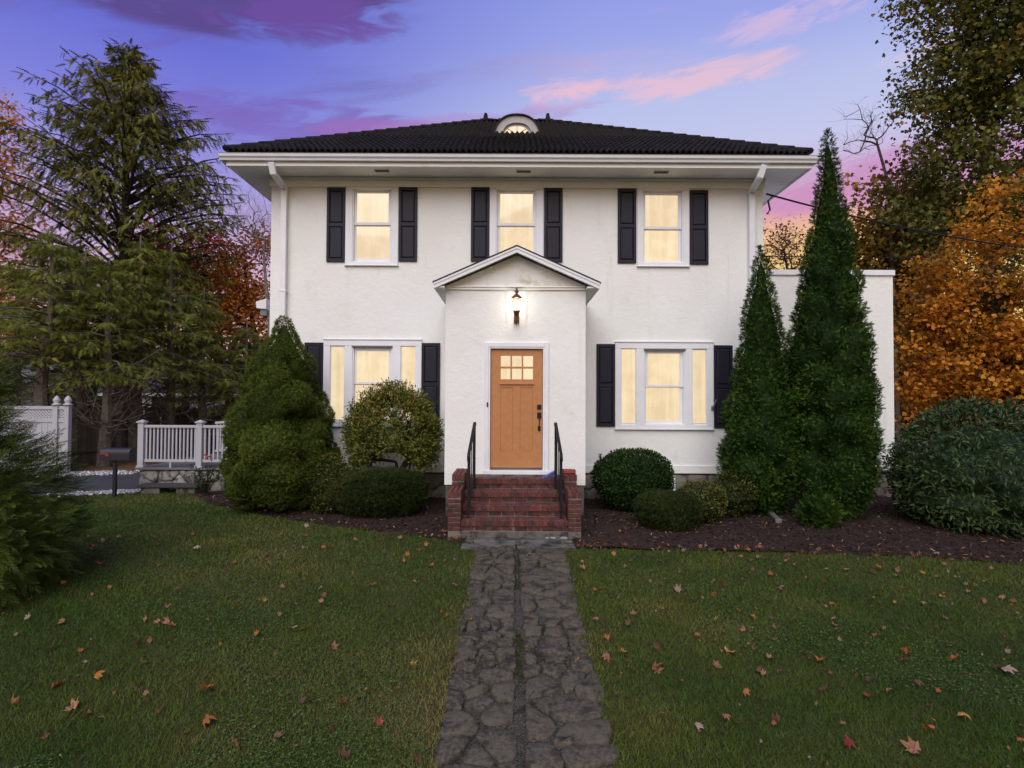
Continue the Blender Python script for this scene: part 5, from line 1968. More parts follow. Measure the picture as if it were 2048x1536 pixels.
# ------------------------------------------------------------------ shrubs by the house
profile_plant('conical_spruce', 'tall conical dwarf spruce left of the triple window', 'tree', (-4.24, 10.95, 0.17), 3.38,
              [(0, 0.380), (0.05, 0.703), (0.12, 0.817), (0.22, 0.807), (0.34, 0.750), (0.48, 0.646), (0.62, 0.503), (0.76, 0.351), (0.88, 0.199), (0.96, 0.085), (1, 0.009)],
              19500, TUFT, (0.04, 0.07), M_ALB, 11, lumps=190, lr=0.27, la=0.36, up=0.3, jit=0.7, core=0.07, stem=[(0, 0, 0.09, 0.6)], depth=0.05)
profile_plant('arborvitae', 'tallest arborvitae with a thin pointed tip beside the side wing', 'tree', g0(5.58, 10.4), 6.86,
              [(0, 0.252), (0.05, 0.450), (0.13, 0.594), (0.33, 0.585), (0.45, 0.504), (0.60, 0.387), (0.72, 0.297), (0.80, 0.207), (0.86, 0.153), (0.92, 0.108), (0.97, 0.054), (1, 0.009)],
              23000, FAN, (0.05, 0.09), M_ARB, 12, group='arborvitaes by the house', lumps=420, lr=0.22, la=0.26, up=0.45, jit=0.5, mode='fan', core=0.07, stem=[(0, 0, 0.10, 0.8)], depth=0.08)
profile_plant('arborvitae', 'shorter arborvitae between the triple window and the tallest one', 'tree', g0(4.52, 10.75), 4.9,
              [(0, 0.230), (0.06, 0.423), (0.16, 0.607), (0.28, 0.598), (0.38, 0.506), (0.52, 0.377), (0.68, 0.285), (0.82, 0.184), (0.92, 0.101), (1, 0.009)],
              16000, FAN, (0.05, 0.09), M_ARB, 13, group='arborvitaes by the house', lumps=300, lr=0.22, la=0.20, up=0.45, jit=0.5, mode='fan', core=0.07, stem=[(0, 0, 0.09, 0.8)], depth=0.08)
profile_plant('arborvitae_seedling', 'knee-high bright evergreen tuft at the foot of the tallest arborvitae', 'shrub', g0(5.02, 9.72), 0.52,
              [(0, 0.22), (0.3, 0.30), (0.6, 0.26), (0.85, 0.15), (1, 0.02)], 1300, FAN, (0.08, 0.14), M_ARB, 14, lumps=14, lr=0.12, la=0.08, up=0.5, jit=0.5, mode='fan', core=0.05)
profile_plant('round_boxwood', 'round dark boxwood right of the brick steps', 'shrub', g0(2.23, 11.0), 1.13,
              [(0, 0.30), (0.15, 0.50), (0.4, 0.70), (0.6, 0.73), (0.78, 0.65), (0.9, 0.48), (0.97, 0.27), (1, 0.02)], 15000, LEAF, (0.035, 0.055), M_BOX, 15,
              lumps=40, lr=0.3, la=0.07, up=0.3, jit=0.7, core=0.05, depth=0.09, stem=[(0, 0, 0.04, 0.4), (0.12, -0.1, 0.03, 0.4), (-0.1, -0.12, 0.03, 0.4)])
profile_plant('clipped_yew', 'low clipped yew mound in front of the round boxwood', 'shrub', g0(2.50, 9.55), 0.56,
              [(0, 0.30), (0.15, 0.42), (0.4, 0.53), (0.7, 0.52), (0.88, 0.42), (0.97, 0.24), (1, 0.02)], 7000, TUFT, (0.035, 0.06), M_YEW, 16, group='clipped yew mounds',
              lumps=30, lr=0.2, la=0.03, up=0.5, jit=0.5, core=0.05, depth=0.05)
profile_plant('clipped_yew', 'wide low clipped yew mound before the leafy andromeda shrub', 'shrub', g0(-2.34, 10.45), 0.80,
              [(0, 0.42), (0.15, 0.55), (0.4, 0.68), (0.7, 0.68), (0.88, 0.56), (0.97, 0.32), (1, 0.02)], 9500, TUFT, (0.045, 0.07), M_YEW, 17, group='clipped yew mounds', xy=(1.27, 0.9),
              lumps=50, lr=0.22, la=0.035, up=0.5, jit=0.5, core=0.05, depth=0.05)
profile_plant('variegated_shrub', 'small yellow-green shrub between the yew mound and the arborvitae', 'shrub', g0(3.20, 10.05), 0.68,
              [(0, 0.2), (0.2, 0.34), (0.5, 0.46), (0.75, 0.42), (0.93, 0.25), (1, 0.02)], 4200, LEAF, (0.03, 0.05), M_VAR, 18, group='small variegated shrubs', lumps=26, lr=0.18, la=0.1, core=0.07, jit=0.8)
profile_plant('variegated_shrub', 'dull green small shrub tucked against the shorter arborvitae', 'shrub', g0(3.92, 10.45), 0.82,
              [(0, 0.2), (0.2, 0.30), (0.5, 0.40), (0.75, 0.36), (0.93, 0.2), (1, 0.02)], 3600, LEAF, (0.03, 0.05), M_VAR, 19, group='small variegated shrubs', lumps=26, lr=0.18, la=0.12, core=0.07, jit=0.8, rpow=1.8)
profile_plant('variegated_shrub', 'narrow yellow-green shrub beside the conical spruce', 'shrub', g0(-3.20, 10.55), 1.10,
              [(0, 0.2), (0.15, 0.30), (0.4, 0.36), (0.7, 0.33), (0.9, 0.2), (1, 0.02)], 4500, LEAF, (0.035, 0.055), M_VAR, 20, group='small variegated shrubs', lumps=30, lr=0.18, la=0.14, core=0.07, jit=0.8, rpow=1.3)
# broad laurel on the right
profile_plant('laurel_shrub', 'big rounded glossy laurel shrub at the right edge of the mulch bed', 'shrub', g0(7.72, 9.85), 2.08,
              [(0, 0.799), (0.08, 1.053), (0.25, 1.241), (0.5, 1.260), (0.7, 1.072), (0.85, 0.752), (0.95, 0.395), (1, 0.038)], 15000, LONG, (0.07, 0.12), M_LAU, 22,
              lumps=70, lr=0.4, la=0.2, up=0.15, jit=0.9, core=0.20, depth=0.22, stem=[(0.2, 0.1, 0.05, 0.9), (-0.25, 0, 0.04, 0.9), (0, -0.3, 0.04, 0.8)])


def andromeda():
    rng = np.random.default_rng(31)
    base = g0(-2.12, 11.2)
    t = thing('andromeda_shrub', 'leafy umbrella-shaped andromeda shrub with bare trunk before the left window', 'shrub', base)
    C = []
    while len(C) < 520:
        d = rand_dirs(1, rng)[0]
        if d[2] < -0.62:
            continue
        r = rng.uniform(0.72, 1.0)
        p = np.array([-0.14, 0, 1.30]) + d * r * np.array([0.87, 0.62, 0.98])
        # hollow under the crown on the left, open to the front
        if (p[0] + 0.10) ** 2 / 0.38 ** 2 + (p[2] - 0.76) ** 2 / 0.36 ** 2 < 1:
            continue
        if p[2] < 0.45 and p[0] < 0.25:
            continue
        C.append(p)
    C = np.array(C)
    tr = [np.array(q) for q in ((0, 0, -0.1), (0.01, 0.0, 0.3), (-0.02, 0.02, 0.6), (-0.06, 0, 0.85))]
    nodes, par, rad, tips = grow(tr, C, 0.004, rng, seg=4, wig=0.14, trunk_r=0.05)
    m_ = MB()
    skeleton_mesh(m_, nodes, par, rad, 6)
    m_.tube([(0.09, 0.05, -0.1), (0.13, 0.05, 0.4), (0.2, 0.05, 0.8)], [0.035, 0.03, 0.02], 6)
    m_.build('trunk', BARKD, t)
    tp = nodes[tips]
    k = 36
    idx = np.repeat(np.arange(len(tp)), k)
    N = len(idx)
    out = nrm(tp - np.array([-0.14, 0, 1.1]))
    u = nrm(rng.normal(size=(N, 3)) + out[idx] * 0.9)
    P = tp[idx] + rng.normal(size=(N, 3)) * 0.062 + out[idx] * 0.02
    n = nrm(out[idx] + rng.normal(size=(N, 3)) * 0.6 + np.array([0, 0, 0.6]))
    cl = rng.random(len(tp))
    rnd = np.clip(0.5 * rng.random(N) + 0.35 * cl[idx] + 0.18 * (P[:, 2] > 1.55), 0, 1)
    foliage_obj('foliage', [scatter(LONG, P, u, n, rng.uniform(0.06, 0.095, N), rnd)], M_PIE, t)


andromeda()


def rose():
    rng = np.random.default_rng(41)
    b = ground_at(428, 986)
    t = thing('rose_bush', 'small sparse rose bush with red blooms by the deck wall', 'shrub', (b.x, 12.35, 0))
    m_ = MB()
    ends = []
    for i in range(16):
        d = np.array([rng.normal() * 0.22, rng.normal() * 0.12, rng.uniform(0.35, 0.75)])
        m_.tube([(0, 0, -0.03), tuple(d * 0.5 + rng.normal(size=3) * 0.03), tuple(d)], [0.008, 0.006, 0.003], 4)
        ends.append(d)
    m_.build('stem', BARKD, t)
    E = np.array(ends)
    idx = rng.integers(0, len(E), 900)
    P = E[idx] * rng.uniform(0.3, 1.0, (900, 1)) + rng.normal(size=(900, 3)) * 0.05
    foliage_obj('foliage', [scatter(LEAF, P, rand_dirs(900, rng), rand_dirs(900, rng), rng.uniform(0.025, 0.045, 900), rng.random(900) * 0.7)], M_BOX, t)
    rm_ = pmat('rose_red', (0.36, 0.012, 0.03), 0.5)
    for q in ((0.02, -0.05, 0.84), (0.10, -0.05, 0.80), (0.06, -0.08, 0.76)):
        f = MB()
        for k in range(7):
            a = k * 2.4
            rr = 0.012 + 0.004 * k
            c = Vector((q[0] + math.cos(a) * rr, q[1] + math.sin(a) * rr, q[2] + 0.02 - 0.003 * k))
            f.lathe([(0.0, -0.012), (0.018, -0.004), (0.02, 0.008), (0.012, 0.014)], 6, c, cap=False)
        f.build('bloom', rm_, t)


rose()


def cypress():
    rng = np.random.default_rng(51)
    base = g0(-6.26, 6.75)
    t = thing('feathery_cypress', 'feathery green cypress shrub at the left edge of the lawn', 'shrub', base)
    H = 2.9
    prof = [(0, 0.65), (0.06, 0.85), (0.2, 1.0), (0.4, 0.86), (0.65, 0.55), (0.9, 0.22), (1, 0.03)]
    N = 4300
    P, Nn, d, fn = profile_points((0, 0, 0), H, prof, N, rng, 60, 0.4, 0.30, (1, 1), 0.35)
    u = nrm(Nn + np.array([0, 0, 0.10]) + rng.normal(size=(N, 3)) * 0.28)
    n = nrm(np.array([0, 0, 1.0]) + rng.normal(size=(N, 3)) * 0.35)
    rnd = np.clip(rng.random(N) * 0.6 + 0.4 * (0.5 + 0.5 * wob3(P, 2.5, 5)), 0, 1)
    ok = (P[:, 0] > -0.45) & (P[:, 1] < 0.75)
    P, u, n, rnd = P[ok], u[ok], n[ok], rnd[ok]
    N = len(P)
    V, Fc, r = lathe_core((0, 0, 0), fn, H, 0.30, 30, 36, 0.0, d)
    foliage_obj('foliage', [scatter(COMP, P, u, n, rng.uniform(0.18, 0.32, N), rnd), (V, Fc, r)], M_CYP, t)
    m_ = MB().tube([(0, 0, -0.2), (0, 0, 1.2), (0, 0, 2.6)], [0.08, 0.05, 0.01], 8)
    for i in range(50):
        a = rng.uniform(0, 6.28)
        z = rng.uniform(0.2, 2.0)
        L = fn(z / H) * 0.9
        m_.tube([(0, 0, z), (math.cos(a) * L * 0.5, math.sin(a) * L * 0.5, z + 0.12), (math.cos(a) * L, math.sin(a) * L, z + 0.15)], [0.016, 0.011, 0.004], 4, cap=False)
    m_.build('trunk', BARKD, t)


cypress()

# ------------------------------------------------------------------ trees on the left
sx_ = at(243, 780, 24.0).x
conifer('tall_spruce', 'tall dark spruce with drooping boughs standing above the left trees', g0(sx_, 24.0), 16.4, 0.20, 4.7, 61, M_SPR, levels=38, per=7, asc=0.80, droop=0.42, spray=(0.26, 0.44), nsp=8, tr=0.30, hang=0.55, lat=13, sparse=0.80, tmpl=NEEDLE,
        profile=lambda f: float(np.interp(f, [0, 0.3, 0.6, 0.75, 0.87, 0.95, 1], [1.0, 0.98, 0.80, 0.56, 0.32, 0.16, 0.05])))
hem = [  # px, D, top py, start, rmax, bend, label
    (95, 17.0, 455, 0.44, 2.0, 0.30, 'hemlock with a thick curved bare trunk above the lattice fence'),
    (165, 18.3, 500, 0.46, 1.7, 0.10, 'hemlock with twin leaning stems in front of the wooden fence'),
    (213, 17.4, 520, 0.42, 1.5, 0.06, 'hemlock with a straight slim trunk behind the mailbox'),
    (275, 19.2, 470, 0.40, 1.9, 0.08, 'dense dark hemlock above the left deck post'),
    (338, 19.8, 485, 0.36, 1.7, 0.10, 'light green hemlock above the middle of the deck railing'),
    (405, 20.6, 575, 0.34, 1.5, 0.08, 'drooping hemlock above the right deck post'),
    (492, 21.5, 640, 0.14, 1.7, 0.05, 'low bushy evergreen tucked beside the left house corner'),
    (30, 20.5, 520, 0.30, 2.2, 0.10, 'shaggy hemlock at the left edge behind the lattice fence'),
]
for i, (px, D, top, st_, rm_, bd, lab) in enumerate(hem):
    b = at(px, 800, D).x
    Hh = at(px, top, D).z
    conifer('hemlock', lab, g0(b, D), Hh, st_, rm_, 70 + i, M_HEM, levels=15, per=6, asc=0.40, droop=0.48, spray=(0.17, 0.30), nsp=8, tr=0.17 + 0.05 * (i in (0, 3)), bend=bd, dead=40 if i < 7 else 8, group='hemlocks behind the fence', bark=BARK, hang=0.35, lat=10, sparse=0.75,
            profile=lambda f: (1 - f) ** 0.6 * (0.72 + 0.4 * math.sin(2.6 * f + 0.6)))


def ell(px, py, rpx, D, sy=1.0, sz=1.0, sx=1.0):
    p = at(px, py, D)
    r = rpx * D / F
    return (p.x, p.y, p.z, r * sx, r * sy, r * sz)


def trunk_at(px, D, pts):
    """pts: (dx px, py)"""
    b = at(px, 800, D)
    return [g0(b.x, D)] + [tuple(at(px + dx, py, D)) for dx, py in pts]


broadleaf('red_maple', 'crimson maple glowing behind the tall spruce', trunk_at(372, 29, [(0, 720), (4, 640), (-4, 580)]),
          [ell(395, 520, 70, 29), ell(330, 560, 75, 29), ell(425, 600, 60, 29), ell(300, 480, 50, 29)], 120, 70, 0.45, (0.16, 0.26), M_RED, 81, trunk_r=0.2, tw=2)
broadleaf('orange_maple', 'orange maple at the left edge beside the tall spruce', trunk_at(-25, 26, [(0, 700), (8, 600), (14, 480)]),
          [ell(2, 250, 58, 26), ell(-20, 350, 75, 26), ell(10, 470, 62, 26), ell(-10, 600, 75, 26), ell(30, 640, 50, 26)], 150, 34, 0.45, (0.16, 0.26), M_RUST, 82, trunk_r=0.22, tw=4, bark=BARK)
broadleaf('rust_maple', 'thin rust-orange tree between the hemlocks and the house corner', trunk_at(520, 27, [(-8, 690), (-20, 610), (-30, 540)]),
          [ell(470, 560, 62, 27), ell(505, 620, 56, 27), ell(450, 640, 60, 27), ell(520, 500, 42, 27)], 150, 44, 0.42, (0.15, 0.24), M_RUST, 83, trunk_r=0.14, tw=4, bark=BARKD)
broadleaf('bare_tree', 'bare grey tree rising beside the left house corner', trunk_at(545, 24.5, [(-6, 640), (-14, 560), (-18, 500)]),
          [ell(505, 430, 55, 24.5, 1, 1.1), ell(530, 470, 55, 24.5)], 130, 0, 0.3, (0.1, 0.2), M_RUST, 84, trunk_r=0.10, tw=4, twL=0.75, tip=0.006, bark=TWIG, wig=0.05, upt=1.6)

# ------------------------------------------------------------------ trees on the right
broadleaf('green_maple', 'towering maple with dark green leaves turning orange on the right', trunk_at(1985, 19, [(-4, 640), (-12, 430), (-14, 300), (-10, 200)]),
          [ell(1945, 70, 130, 19), ell(2020, 170, 170, 19), ell(1880, 190, 90, 19), ell(1890, 330, 112, 19, 0.8, 0.8), ell(2010, 400, 150, 19), ell(1850, 450, 85, 19, 0.8, 0.7), ell(1960, 530, 110, 19), ell(2090, 60, 150, 19), ell(1960, -60, 140, 19)],
          560, 56, 0.36, (0.11, 0.19), M_GRN, 91, spread=0.35, tmpl=MAPLE, trunk_r=0.30, tw=3, twL=0.5, tip=0.011, shell=0.5)
broadleaf('flame_maple', 'bright orange maple spreading behind the laurel and the side wing', trunk_at(2010, 15.5, [(-2, 760), (0, 680), (4, 600)]),
          [ell(1880, 545, 75, 15.5, 0.9, 0.35), ell(1975, 590, 110, 15.5, 1, 0.35), ell(1880, 650, 95, 15.5, 0.9, 0.35), ell(2010, 690, 120, 15.5, 1, 0.4), ell(1850, 735, 70, 15.5, 1, 0.4), ell(1945, 780, 110, 15.5, 1, 0.4), ell(2010, 480, 80, 15.5, 0.8, 0.4), ell(2050, 380, 70, 15.5, 0.8, 0.5), ell(1940, 470, 55, 15.5, 0.8, 0.35), ell(2060, 800, 90, 15.5, 1, 0.5), ell(1870, 820, 60, 15.5, 1, 0.5)],
          300, 72, 0.25, (0.075, 0.14), M_ORG, 92, spread=0.25, tmpl=MAPLE, trunk_r=0.16, tw=3, twL=0.4, tip=0.009, group=None, shell=0.45)
broadleaf('golden_maple', 'golden-green maple behind the tallest arborvitae', trunk_at(1800, 23, [(-5, 650), (-12, 560), (-20, 490)]),
          [ell(1760, 430, 68, 23), ell(1745, 490, 58, 23), ell(1815, 500, 85, 23), ell(1800, 610, 85, 23), ell(1830, 720, 90, 23), ell(1860, 420, 70, 23)],
          260, 60, 0.42, (0.14, 0.24), M_GLD, 93, spread=0.4, tmpl=MAPLE, trunk_r=0.17, tw=3, bark=BARKD)
broadleaf('dead_tree', 'bare dead tree with forked limbs against the sky right of the roof', trunk_at(1795, 22, [(-6, 600), (-14, 450), (-20, 360), (-40, 290)]),
          [ell(1730, 255, 48, 22, 0.7, 1.1), ell(1758, 240, 40, 22, 0.7, 1.2), ell(1705, 300, 36, 22)], 34, 0, 0.3, (0.1, 0.2), M_RUST, 94, trunk_r=0.09, tw=3, twL=0.6, tip=0.011, bark=BARK, wig=0.05, upt=0.9)
broadleaf('bare_thicket_tree', 'bare reddish twiggy tree above the side wing near the house corner', trunk_at(1575, 25, [(0, 640), (3, 580), (0, 540)]),
          [ell(1555, 500, 50, 25), ell(1590, 510, 48, 25), ell(1610, 540, 45, 25)], 160, 9, 0.4, (0.10, 0.17), leafmat('russet', [(0, (0.12, 0.03, 0.025)), (1, (0.25, 0.08, 0.04))]), 95, trunk_r=0.09, tw=4, twL=0.5, tip=0.007, bark=BARKD)


def treeline():
    """far wood that reads as one mass"""
    rng = np.random.default_rng(101)
    parts = []
    for (xa, xb, D, h) in ((-85, -9, 52, 8.5), (9.5, 85, 46, 8.5), (-12, 12, 60, 6.0), (-40, -14, 36, 5.5), (14, 34, 32, 6.0)):
        n = int((xb - xa) * 210)
        x = rng.uniform(xa, xb, n)
        top = h * (0.75 + 0.28 * wob(x, x * 0, 0.6, 7) + 0.12 * wob(x, x * 0, 2.0, 8))
        z = rng.random(n) ** 0.8 * np.maximum(top, 1.5)
        y = D + rng.normal(size=n) * 2.5
        P = np.stack([x, y, z], 1)
        cl = 0.5 + 0.5 * wob3(P, 0.35, 9)
        parts.append(scatter(LEAF, P, rand_dirs(n, rng), rand_dirs(n, rng), rng.uniform(0.5, 0.95, n), np.clip(cl * 0.75 + 0.25 * rng.random(n), 0, 1)))
    mat = leafmat('far_wood', [(0, (0.014, 0.018, 0.010)), (0.5, (0.030, 0.036, 0.014)), (0.75, (0.07, 0.055, 0.018)), (0.9, (0.15, 0.07, 0.022)), (1.0, (0.20, 0.08, 0.025))], 0.7, 0.1, 0.2)
    o = foliage_obj('treeline', parts, mat, None)
    tag(o, 'far mixed autumn wood behind the gardens', 'trees', None, 'stuff')


treeline()

# ------------------------------------------------------------------ grass, clover, mulch chips, fallen leaves


def lawn_mask(x, y):
    ew = 0.06 + 0.08 * wob(x, y, 6.0, 33) + 0.03 * wob(x, y, 19.0, 34)
    ok = (x < PX0 + ew) | (x > PX1 - ew) | (y > PY1 + 0.02)
    edge = 0.04 * wob(x, y, 9.0, 31)
    ok &= ~in_poly(x + edge, y + edge, BED_L) & ~in_poly(x + edge, y + edge, BED_R) & ~in_poly(x, y, DRIVE)
    ok &= ~((np.abs(x - 0.1) < 0.85) & (y > 8.28))
    ok &= y < 12.7
    return ok


def grass():
    rng = np.random.default_rng(111)
    n = 660000
    y = 3.3 + (12.8 - 3.3) * rng.random(n) ** 1.25
    x = rng.uniform(-1, 1, n) * (1.08 * y + 0.9)
    ok = lawn_mask(x, y) & (rng.random(n) < np.clip(6.2 / y, 0, 1) * 0.95)
    # worn, thinner patches
    thin = 0.5 + 0.5 * wob(x, y, 1.6, 12)
    ok &= rng.random(n) < (0.55 + 0.45 * np.clip(1.4 - thin, 0, 1))
    x, y, thin = x[ok], y[ok], thin[ok]
    n = len(x)
    z = gz(x, y) + 0.028 * ((x > PX0 - 0.01) & (x < PX1 + 0.01) & (y < PY1))
    hgt = rng.uniform(0.018, 0.045, n) * (0.8 + 0.5 * (0.5 + 0.5 * wob(x, y, 2.3, 13)))
    a = rng.uniform(0, 2 * np.pi, n)
    lean = rng.normal(size=(n, 2)) * 0.65
    w = rng.uniform(0.0022, 0.0045, n) * np.clip(y / 5.0, 1, 2.2)
    b = np.stack([x, y, z], 1)
    s = np.stack([np.cos(a) * w, np.sin(a) * w, np.zeros(n)], 1)
    tip = b + np.stack([lean[:, 0] * hgt, lean[:, 1] * hgt, hgt], 1)
    V = np.stack([b - s, b + s, tip], 1).reshape(-1, 3)
    Fc = np.arange(3 * n).reshape(-1, 3)
    patch = 0.5 + 0.5 * wob(x, y, 1.1, 15)
    dry = 0.35 * np.exp(-np.maximum(0, PX0 - x) / 0.5) * (x < 0) + 0.18 * np.exp(-np.maximum(0, x - PX1) / 0.35) * (x > 0)
    rnd = np.clip(0.34 * rng.random(n) + 0.58 * patch + 0.20 * wob(x, y, 4.0, 16) + dry, 0, 1)
    mat = leafmat('grass_blades', [(0.0, (0.028, 0.068, 0.008)), (0.42, (0.064, 0.111, 0.014)), (0.72, (0.113, 0.137, 0.022)), (1.0, (0.218, 0.183, 0.060))], 0.6, 0.2, 0.25)
    o = link('grass', np_mesh('grass', V, Fc, np.repeat(rnd, 3)), mat)
    tag(o, 'short mown grass covering the lawn both sides of the path', 'grass', None, 'stuff')
    # clover and broad weeds in patches
    n = 110000
    y = 3.4 + 6.5 * rng.random(n) ** 1.4
    x = rng.uniform(-1, 1, n) * (0.9 * y + 0.4)
    pat = wob(x, y, 1.5, 21) + 0.5 * wob(x, y, 4.0, 22) + np.where(x < 0, 0.15, -0.35)
    ok = lawn_mask(x, y) & (pat > 0.25)
    x, y = x[ok], y[ok]
    n = len(x)
    P = np.stack([x, y, gz(x, y) + rng.uniform(0.012, 0.04, n)], 1)
    u = rng.normal(size=(n, 3)) * np.array([1, 1, 0.25])
    nn_ = np.array([0, 0, 1.0]) + rng.normal(size=(n, 3)) * 0.35
    mat = leafmat('clover', [(0.0, (0.036, 0.080, 0.018)), (0.6, (0.070, 0.130, 0.028)), (1.0, (0.11, 0.16, 0.045))], 0.5, 0.25, 0.2)
    o = foliage_obj('clover', [scatter(LEAF, P, u, nn_, rng.uniform(0.014, 0.028, n), rng.random(n))], mat, None)
    tag(o, 'clover and broad weeds growing in patches of the lawn', 'clover', None, 'stuff')


grass()


def moss():
    """moss and grass sprigs in the joints of the path; those under a stone stay hidden"""
    rng = np.random.default_rng(115)
    n = 9000
    x = rng.uniform(PX0, PX1, n)
    y = 3.4 + (PY1 - 3.4) * rng.random(n) ** 1.2
    x[:1500] = 0.075 + rng.normal(size=1500) * 0.02
    ok = wob(x, y, 3.0, 41) > -0.1
    x, y = x[ok], y[ok]
    n = len(x)
    P = np.stack([x, y, gz(x, y) + 0.012], 1)
    u = np.array([0, 0, 1.0]) + rng.normal(size=(n, 3)) * 0.5
    mat = leafmat('path_moss', [(0.0, (0.020, 0.030, 0.008)), (0.6, (0.045, 0.062, 0.014)), (1.0, (0.085, 0.090, 0.026))], 0.8, 0.05, 0.1)
    o = foliage_obj('moss', [scatter(TUFT, P, u, rand_dirs(n, rng), rng.uniform(0.014, 0.028, n), rng.random(n))], mat, None)
    tag(o, 'moss and grass sprigs growing in the joints of the flagstone path', 'moss', None, 'stuff')


moss()


def mulch_chips():
    rng = np.random.default_rng(121)
    n = 26000
    x = rng.uniform(-8, 9.5, n)
    y = 7.3 + 5.4 * rng.random(n) ** 1.2
    ok = in_poly(x, y, BED_L) | in_poly(x, y, BED_R)
    x, y = x[ok], y[ok]
    n = len(x)
    P = np.stack([x, y, gz(x, y) + 0.03 + rng.random(n) * 0.015], 1)
    tm = tri_template([(-.5, -.12, 0), (.5, -.12, 0), (.5, .12, .04), (-.5, .12, .04), (0, 0, 0.14)], [(0, 1, 4), (1, 2, 4), (2, 3, 4), (3, 0, 4)])
    u = rng.normal(size=(n, 3)) * np.array([1, 1, 0.3])
    nn_ = np.array([0, 0, 1.0]) + rng.normal(size=(n, 3)) * 0.4
    rnd = rng.random(n) ** 1.3
    mat = leafmat('mulch_chips', [(0.0, (0.018, 0.012, 0.010)), (0.7, (0.050, 0.032, 0.026)), (0.93, (0.085, 0.055, 0.042)), (0.96, (0.26, 0.13, 0.06)), (1.0, (0.34, 0.24, 0.16))], 0.95, 0.1, 0.0)
    o = foliage_obj('mulch_chips', [scatter(tm, P, u, nn_, rng.uniform(0.03, 0.07, n), rnd)], mat, None)
    tag(o, 'loose bark chips and leaf crumbs over the mulch beds', 'mulch', None, 'stuff')
    # pale gravel along the driveway and fence foot
    n = 5200
    k = rng.random(n)
    t1 = np.where(rng.random(n) < 0.62, 0, 1)
    A = np.array([[-7.95, 12.72], [-12.3, 15.35]])
    Bq = np.array([[-9.45, 12.12], [-10.2, 15.75]])
    pa_, pb_ = A[t1], Bq[t1]
    P2 = pa_ + (pb_ - pa_) * k[:, None] + rng.normal(size=(n, 2)) * np.where(t1 == 0, 0.055, 0.18)[:, None]
    P = np.stack([P2[:, 0], P2[:, 1], gz(P2[:, 0], P2[:, 1]) + 0.02 + rng.random(n) * 0.03], 1)
    tm = tri_template([(-.5, -.4, 0), (.5, -.4, 0), (.5, .4, 0), (-.5, .4, 0), (0.1, 0, .5), (0, .1, -.4)], [(0, 1, 4), (1, 2, 4), (2, 3, 4), (3, 0, 4)])
    mat = leafmat('white_gravel', [(0.0, (0.22, 0.22, 0.22)), (0.6, (0.42, 0.42, 0.43)), (1.0, (0.60, 0.60, 0.60))], 0.85, 0.2, 0.0)
    o = foliage_obj('gravel', [scatter(tm, P, rand_dirs(n, rng), np.array([0, 0, 1.0]) + rng.normal(size=(n, 3)) * 0.3, rng.uniform(0.03, 0.06, n), rng.random(n))], mat, None)
    tag(o, 'white gravel edging the driveway and the fence foot', 'gravel', None, 'stuff')


mulch_chips()

# fallen maple leaves: eight curled shapes, shared
LC = {
    'tan': (0.26, 0.125, 0.07), 'orange': (0.32, 0.12, 0.03), 'red': (0.20, 0.042, 0.03), 'yellow': (0.32, 0.19, 0.05), 'pale': (0.30, 0.22, 0.165), 'brown': (0.13, 0.065, 0.042),
}
LEAFMESH = {}


def maple_mesh(seed, col):
    rng = random.Random(seed)
    out = []
    lob = [(0, 1.0), (48, 0.92), (100, 0.62)]
    ang = []
    for a, r in lob:
        ang.append((a, r))
    full = [(180, 0.16), (150, 0.5), (122, 0.48), (100, 0.74), (80, 0.58), (62, 0.66), (48, 0.95), (34, 0.68), (20, 0.62), (12, 0.78), (0, 1.05)]
    pts = [(math.radians(a), r) for a, r in full] + [(-math.radians(a), r) for a, r in full[-2::-1] if a != 180]
    cx_, cy_ = rng.uniform(.5, 1.6), rng.uniform(.2, 1.4)
    tw = rng.uniform(-.8, .8)
    V = [(0.0, 0.0, 0.0)]
    for ring in (0.5, 1.0):
        for a, r in pts:
            r2 = r * ring * rng.uniform(.93, 1.07)
            x, y = r2 * math.cos(a), r2 * math.sin(a)
            z = cx_ * 0.7 * x * abs(x) + cy_ * 1.1 * y * y + tw * 0.9 * x * y + rng.uniform(-.10, .10)
            V.append((x * 0.55, y * 0.55, z * 0.55))
    n = len(pts)
    Fs = []
    for k in range(n):
        k2 = (k + 1) % n
        Fs.append((0, 1 + k, 1 + k2))
        Fs.append((1 + k, 1 + n + k, 1 + n + k2, 1 + k2))
    m0 = len(V)
    V += [(-0.08, 0.012, 0.0), (-0.08, -0.012, 0.0), (-0.5, 0.03, 0.12)]
    Fs.append((m0, m0 + 1, m0 + 2))
    me = bpy.data.meshes.new('fallen_leaf')
    me.from_pydata(V, [], Fs)
    me.update()
    me.materials.append(col)
    return me


for nm, c in LC.items():
    mt = pmat('fallen_' + nm, c, 0.7, 0.25, objvar=0.3, var=(60, tuple(q * 0.72 for q in c), 0.2))
    LEAFMESH[nm] = [maple_mesh(hash((nm, i)) % 1000 if False else 17 * i + len(nm) * 5, mt) for i in range(5)]


